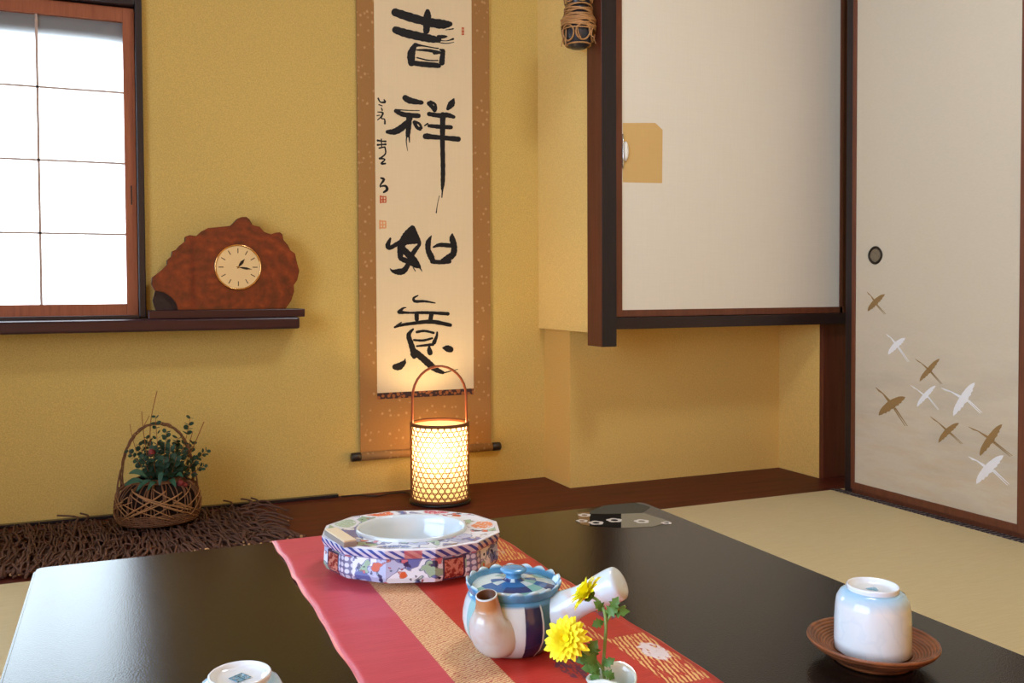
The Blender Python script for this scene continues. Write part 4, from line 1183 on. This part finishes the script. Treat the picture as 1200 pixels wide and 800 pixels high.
# ------------------------------------------------------------------ vine mat
mat_ = thing('vine_mat', 'rough mat of woven dark vine twigs on the alcove floor, under the flower basket', 'mat', (0, 2.76, 0))
bm = bmesh.new(); ends = []
rnd = random.Random(3)
N = 260
for i in range(N):
    u = i/(N-1); x = -.70+1.13*u + rnd.uniform(-.004, .004)
    y0 = 2.485+rnd.uniform(-.012, .03)+max(0, u-.6)*.16; y1 = 3.015-rnd.uniform(0, .05)
    lean = .05+.10*max(0, u-.75)*4; bow = rnd.uniform(.012, .035)*(1 if x < .1 else -1)
    ph = rnd.uniform(0, 6); zb = rnd.uniform(.006, .018)
    pts = []
    K = 12
    for j in range(K+1):
        t = j/K; y = y0+(y1-y0)*t
        xx = x + bow*sin(pi*t) + .006*sin(3*pi*2*t+ph) - (lean*(t-.3) if x > .1 else .02*(t-.5))
        z = zb+.007*sin(2*pi*3*t+i*pi)+rnd.uniform(-.0015, .0015)
        pts.append((xx, y, max(.0035, z)))
    r = rnd.uniform(.0024, .0042)
    tube(bm, pts, [r*(1-.25*j/K) for j in range(K+1)], 6)
    if rnd.random() < .3: ends.append((pts[0], r))
for j in range(7):   # cross twigs
    y = 2.52+.07*j; pts = []
    for k in range(60):
        t = k/59; pts.append((-.70+1.10*t+rnd.uniform(-.002, .002), y+.006*sin(t*30+j)+max(0, t-.6)*.08, .012+.005*sin(t*150+j*pi)))
    tube(bm, pts, .0032, 6)
for k in range(16):   # loose ends at the right and along the front
    x = .40+rnd.uniform(-.05, .03); y = 2.58+.42*k/15; dx = rnd.uniform(.02, .07)
    tube(bm, spline([(x-.05, y+.02, .012), (x, y, .024), (x+dx, y-.03-rnd.uniform(0, .03), .006)], 4), .003, 6); ends.append(((x+dx, y-.03, .006), .003)) if k % 4 == 0 else None
for k in range(34):
    x = rnd.uniform(-.6, .42); y = 2.50+rnd.uniform(0, .03)+max(0, x-.1)*.25
    tube(bm, spline([(x, y+.08, .014), (x+rnd.uniform(-.02, .02), y+.03, .026), (x+rnd.uniform(-.03, .03), y-.005, .008)], 4), rnd.uniform(.0025, .004), 6)
    if k % 2: ends.append(((x+rnd.uniform(-.03, .03), y-.002, .010), .0035))
for k in range(8):
    x = rnd.uniform(-.5, .45); tube(bm, spline([(x, 2.95, .012), (x+.02, 3.0, .025), (x+rnd.uniform(-.04, .04), 3.03, .030)], 4), .003, 6)
part('twigs', bm, M['vine'], mat_, True)
for (p, r) in ends[:90]:
    b2 = bmesh.new(); bmesh.ops.create_icosphere(b2, subdivisions=1, radius=r*1.25); b2.transform(Matrix.Translation(p)); part('cut_end', b2, M['cut'], mat_)

# ------------------------------------------------------------------ basket with eucalyptus
BC = Vector((.094, 2.85, .028))
bas = thing('flower_basket', 'brown woven vine basket with a tall twisted hoop handle, standing on the twig mat', 'basket', BC)
bprof = [(.0, .100), (.008, .112), (.030, .119), (.060, .120), (.088, .116), (.108, .104), (.122, .082), (.130, .060)]
def brad(z):
    for (z0, r0), (z1, r1) in zip(bprof, bprof[1:]):
        if z <= z1: return r0+(r1-r0)*(z-z0)/(z1-z0)
    return bprof[-1][1]
def bpt(a, z, o_=0): r = brad(max(0, min(.130, z)))+o_; return Vector((r*cos(a), .82*r*sin(a), z))
bm = bmesh.new()
lathe(bm, [(.0003, .002)]+[(r-.010, z+.001) for z, r in bprof], 40, lambda r, z, a: (r, z)); bm.transform(Matrix.Diagonal((1, .82, 1, 1)))
mesh('liner', fixn(bm), M['basket_in'], bas, True)
bm = bmesh.new(); rnd = random.Random(11)
for k in range(64):
    a = 2*pi*k/64; sk = rnd.uniform(-.25, .25)
    tube(bm, [bpt(a+sk*j/9, .130*j/9, rnd.uniform(-.002, .002)) for j in range(10)], .0017, 6)
for j in range(7):
    z = .003+.0050*j; tube(bm, [bpt(2*pi*k/60, z+.0012*sin(k*1.7+j), .0015+.0012*sin(k*pi+j*pi)) for k in range(61)], .0019, 6, False)
for j in range(4):
    z = .122+.0025*j; tube(bm, [bpt(2*pi*k/40, min(z, .146), .001) for k in range(41)], .002, 6, False)
mesh('woven_body', bm, M['basket'], bas, True)
bm = bmesh.new()
for k in range(24):
    a0 = rnd.uniform(0, 2*pi); da = rnd.choice((-1, 1))*rnd.uniform(.5, 1.5); z0 = rnd.uniform(.012, .05); z1 = rnd.uniform(.07, .122)
    tube(bm, [bpt(a0+da*j/12, z0+(z1-z0)*j/12, .0035) for j in range(13)], .0016, 6)
for a0, da, z0, z1 in ((-2.35, 1.35, .112, .036), (-2.2, 1.4, .104, .040), (-1.0, -1.3, .096, .034), (-2.4, 1.0, .036, .105)):
    tube(bm, [bpt(a0+da*j/12, z0+(z1-z0)*j/12, .006) for j in range(13)], .0024, 6)
mesh('pale_strips', bm, M['basket_hi'], bas, True)
bm = bmesh.new()
HXW, HT = .100, .290
def harch(t, o1=0.0, o2=0.0):
    a = pi*t; x = -HXW*cos(a)*(1.0 if True else 1); z = .10+ (HT-.10)*(sin(a)**.72); 
    return Vector((x*(1+.0), 0, z))
for s in range(3):
    ph = 2*pi*s/3; pts = []
    for j in range(61):
        t = j/60; p = harch(t); tang = (harch(min(1, t+.01))-harch(max(0, t-.01))).normalized(); nv = Vector((0, 1, 0)); b = tang.cross(nv)
        pts.append(p+(nv*cos(ph+t*34)+b*sin(ph+t*34))*(.0030+.0010*sin(t*23+s)))
    tube(bm, pts, [.0022+.0006*sin(j*.9+s) for j in range(61)], 7)
for sgn in (-1, 1):
    tube(bm, [Vector((sgn*.107, .004, .0)), Vector((sgn*.114, 0, .05)), Vector((sgn*.107, 0, .11))], .003, 6)
    tube(bm, spline([Vector((sgn*.100, -.02, .05)), Vector((sgn*.112, -.006, .10)), Vector((sgn*.102, 0, .16))], 5), .0025, 6)
hh = mesh('handle', bm, M['basket'], bas, True); 

bq = thing('eucalyptus_bouquet', 'bunch of dark eucalyptus sprigs and bare twigs standing in the woven basket', 'plant', BC+Vector((0, 0, .08)))
rnd = random.Random(5)
def eb(px, py, dy=0): return at_y(px, py, BC.y+dy)
def disc(bm, c, nrm, r):
    nrm = nrm.normalized(); u = nrm.orthogonal().normalized(); v = nrm.cross(u); n = 9
    ctr_ = bm.verts.new(c-nrm*r*.18); ring = [bm.verts.new(c+(u*cos(2*pi*k/n)*1.0+v*sin(2*pi*k/n)*.88)*r) for k in range(n)]
    for k in range(n): bm.faces.new((ctr_, ring[k], ring[(k+1) % n])).smooth = True
def sprig(tip, ctrl, r0, start=.3, n=10):
    root = BC+Vector((rnd.uniform(-.02, .02), rnd.uniform(-.02, .02), .09)); bm = bmesh.new()
    pts = spline([root, ctrl, tip], 8); tube(bm, pts, [.0016*(1-.6*i/len(pts)) for i in range(len(pts))], 5)
    st_ = mesh_stem = part('sprig_stem', bm, M['twig'], bq, True)
    bm = bmesh.new()
    for j in range(n):
        t = start+(1-start)*j/(n-1); k = min(len(pts)-1, int(t*(len(pts)-1))); p = pts[k]; tg = (pts[min(k+1, len(pts)-1)]-pts[max(k-1, 0)]).normalized()
        a = j*1.57+rnd.uniform(-.4, .4); s1 = tg.orthogonal().normalized(); s2 = tg.cross(s1); rr = r0*1.62*(1-.4*t)*rnd.uniform(.85, 1.15)
        for sg in (1, -1):
            d = (s1*cos(a)+s2*sin(a))*sg; disc(bm, p+d*rr*1.05, tg*.7-d*.5+Vector((rnd.uniform(-.3, .3), rnd.uniform(-.6, 0), rnd.uniform(-.2, .2))), rr)
    part('leaves', bm, M['euca'], st_)
for (px, py, dy, mx, my, r0, n) in ((182, 488, -.01, 185, 530, .0115, 12), (223, 489, .0, 212, 530, .0125, 10), (243, 527, -.01, 222, 545, .0115, 12), (150, 528, -.02, 165, 545, .0115, 10), (240, 545, -.04, 222, 556, .0105, 8),
                                (172, 512, .03, 178, 540, .0140, 11), (195, 505, -.03, 192, 535, .0135, 12), (208, 512, .02, 202, 540, .0145, 12), (163, 520, .03, 172, 545, .0125, 11), (188, 520, .05, 188, 545, .0135, 12), (200, 522, -.06, 196, 550, .0150, 12),
                                (180, 525, -.06, 182, 552, .0145, 12), (215, 525, -.04, 205, 550, .0150, 12), (226, 518, .03, 213, 545, .0130, 11), (168, 535, -.05, 176, 556, .0130, 10), (230, 538, -.03, 214, 556, .0130, 10), (207, 535, -.07, 200, 556, .0150, 10), (192, 538, -.08, 190, 558, .0150, 10)):
    sprig(eb(px, py, dy), eb(mx, my, dy*.6), r0*.62, .25, n)
for pts_, r in (([(178, 560), (176, 500), (184, 458)], .0013), ([(176, 560), (168, 505), (166, 482)], .0012), ([(168, 500), (175, 487)], .0010), ([(160, 530), (155, 512), (152, 497)], .0010), ([(212, 555), (228, 520), (239, 494)], .0014), ([(200, 560), (218, 530), (226, 505)], .0012)):
    bm = bmesh.new(); tube(bm, spline([eb(*q, .01) for q in pts_], 6), r, 5); part('bare_twig', bm, M['twig'], bq, True)
for (px, py, dx, dy_, L, W) in ((172, 566, -1, -.35, .05, .017), (170, 572, -1, .1, .055, .018), (185, 572, -.3, .3, .04, .014), (198, 570, .5, .2, .045, .015), (178, 570, -.8, .6, .05, .014), (190, 560, .0, .9, .04, .015), (205, 566, .9, -.1, .035, .012)):
    c = eb(px, py-7, -.085); d = (_r2*dx+_d2*dy_+cd*.5).normalized(); n_ = (cd+up*.7); s = d.cross(n_).normalized(); bm = bmesh.new(); prev = None
    for j in range(9):
        t = j/8; p = c+d*L*t+up*(.010*sin(t*pi)); w = W*(sin(pi*(t*.92+.04))**.8)*.5
        row = [bm.verts.new(p-s*w+n_*w*.2), bm.verts.new(p), bm.verts.new(p+s*w+n_*w*.2)]
        if prev:
            for q in range(2): bm.faces.new((prev[q], prev[q+1], row[q+1], row[q])).smooth = True
        prev = row
    part('broad_leaf', bm, M['broad'], bq)
for (px, py, r) in ((178, 530, .011), (212, 566, .011), (217, 568, .008)):
    bm = bmesh.new(); bmesh.ops.create_icosphere(bm, subdivisions=2, radius=r)
    for v in bm.verts: v.co *= 1+.15*sin(v.co.x*900)*cos(v.co.z*700)
    bm.transform(Matrix.Translation(eb(px, py, -.055))); part('red_bud', bm, M['redbud'], bq, True)

# ------------------------------------------------------------------ rattan-wrapped vase hanging on the post
HC = Vector((1.388, 2.622, 1.490))
hv = thing('hanging_vase', 'small rattan-wrapped vase hanging on the left face of the dark post', 'vase', HC)
hv.scale = (1.22, 1.22, 1.22)
bm = bmesh.new()
lathe(bm, [(.0003, .0), (.020, .002), (.032, .014), (.038, .035), (.037, .065), (.030, .090), (.026, .108), (.032, .130), (.036, .150), (.032, .175), (.024, .19), (.020, .19)], 40)
mesh('body', fixn(bm), M['darkpot'], hv, True)
bm = bmesh.new(); rnd = random.Random(2)
def hr(z):
    pr = [(.0, .022), (.014, .034), (.035, .041), (.065, .042), (.09, .035), (.108, .030), (.13, .035), (.15, .039), (.175, .035), (.2, .026)]
    for (z0, r0), (z1, r1) in zip(pr, pr[1:]):
        if z <= z1: return r0+(r1-r0)*(z-z0)/(z1-z0)
    return .026
# wrapped band
for k in range(26):
    zc = .058+rnd.uniform(-.012, .042); tl = rnd.uniform(-.014, .014); ph = rnd.uniform(0, 6)
    tube(bm, [Vector(((hr(zc)+.003+.002*sin(a_*3+ph))*cos(a_), (hr(zc)+.003)*sin(a_), zc+tl*sin(a_+ph))) for a_ in [2*pi*j/36 for j in range(37)]], .0021, 5, False)
# openwork hexagonal loops above and below the band
for zc in (.036, .138):
    for k in range(6):
        a0 = 2*pi*k/6+.35; pts = []
        for j in range(21):
            q = 2*pi*j/20; a1 = a0+.46*cos(q); z1 = zc+.020*sin(q); pts.append(Vector(((hr(z1)+.003)*cos(a1), (hr(z1)+.003)*sin(a1), z1)))
        tube(bm, pts, .0024, 5, False)
for z1 in (.010, .112, .165): tube(bm, [Vector(((hr(z1)+.002)*cos(a_), (hr(z1)+.002)*sin(a_), z1)) for a_ in [2*pi*j/30 for j in range(31)]], .0024, 5, False)
for a0, l in ((3.3, .035), (2.9, .03), (4.2, .018), (5.0, .014), (-.3, .02)):
    p0 = Vector((.040*cos(a0), .040*sin(a0), .035)); tube(bm, spline([p0+Vector((0, 0, .03)), p0*1.02, p0+Vector((.008*cos(a0+1), .01*sin(a0), -l))], 5), [.0016]*11, 5)
for sg in (1, -1): tube(bm, spline([Vector((.026*sg, 0, .185)), Vector((.022*sg, 0, .22)), Vector((0.03, 0, .255))], 6), .0022, 6)
mesh('rattan_wrap', bm, M['rattan'], hv, True)
bm = bmesh.new(); tube(bm, [(.020, 0, .252), (.054, 0, .250)], .0022, 8); mesh('nail', bm, M['fittings'], hv)

# ------------------------------------------------------------------ ceiling lamp (out of frame, lights the room)
cl = thing('ceiling_lamp', 'round paper ceiling lamp above the low table', 'lamp', (1.1, 1.15, CEIL))
bm = bmesh.new(); lathe(bm, [(.0003, -.10), (.17, -.10), (.20, -.085), (.205, -.035), (.19, -.015), (.0003, -.015)], 40); mesh('lamp_shade', fixn(bm), M['ceiling_lamp'], cl, True)
bm = bmesh.new(); lathe(bm, [(.0003, -.0145), (.07, -.0145), (.07, .0), (.0003, .0)], 24); mesh('mount', fixn(bm), M['frame_wood'], cl)

# ------------------------------------------------------------------ daylight outside the back window, lantern bulb, world
def area(name, loc, target, sx, sy, power, color):
    l = bpy.data.lights.new(name, 'AREA'); l.shape = 'RECTANGLE'; l.size = sx; l.size_y = sy; l.energy = power; l.color = color
    o = bpy.data.objects.new(name, l); COL.objects.link(o); o.location = loc
    o.rotation_euler = (Vector(target)-Vector(loc)).to_track_quat('-Z', 'Y').to_euler(); return o
area('daylight_outdoors', (-.40, 3.62, 1.10), (-.40, 3.0, 1.10), 1.5, 1.5, 92, (.76, .90, 1.0))
pl = bpy.data.lights.new('lantern_light', 'POINT'); pl.energy = 5.2; pl.color = (1.0, .70, .33); pl.shadow_soft_size = .025
po = bpy.data.objects.new('lantern_light', pl); COL.objects.link(po); po.location = LC+Vector((0, 0, .185))
w = bpy.data.worlds.new('World'); sc.world = w; w.use_nodes = True
bg = w.node_tree.nodes.get('Background') or w.node_tree.nodes.new('ShaderNodeBackground')
bg.inputs[0].default_value = (.75, .86, 1.0, 1); bg.inputs[1].default_value = .6

# ------------------------------------------------------------------ camera and view
cam = bpy.data.cameras.new('Camera'); co_ = bpy.data.objects.new('Camera', cam); COL.objects.link(co_)
cam.sensor_width = 36; cam.sensor_fit = 'HORIZONTAL'; cam.lens = FPX/1200*36
cam.shift_x = -CX/1200; cam.shift_y = CY/1200; cam.clip_start = .02
mw = Matrix((( _r2.x, -_d2.x, -_f.x), (_r2.y, -_d2.y, -_f.y), (_r2.z, -_d2.z, -_f.z))).to_4x4()
co_.matrix_world = Matrix.Translation(EYE) @ mw
sc.camera = co_
vs = sc.view_settings
sc.display_settings.display_device = 'sRGB'
vs.view_transform = 'Standard'; vs.look = 'None'; vs.gamma = 1; vs.use_curve_mapping = False
vs.exposure = 0.0
sc.cycles.use_denoising = True
sc.cycles.max_bounces = 10; sc.cycles.diffuse_bounces = 5; sc.cycles.glossy_bounces = 4; sc.cycles.transmission_bounces = 6
sc.cycles.sample_clamp_indirect = 6
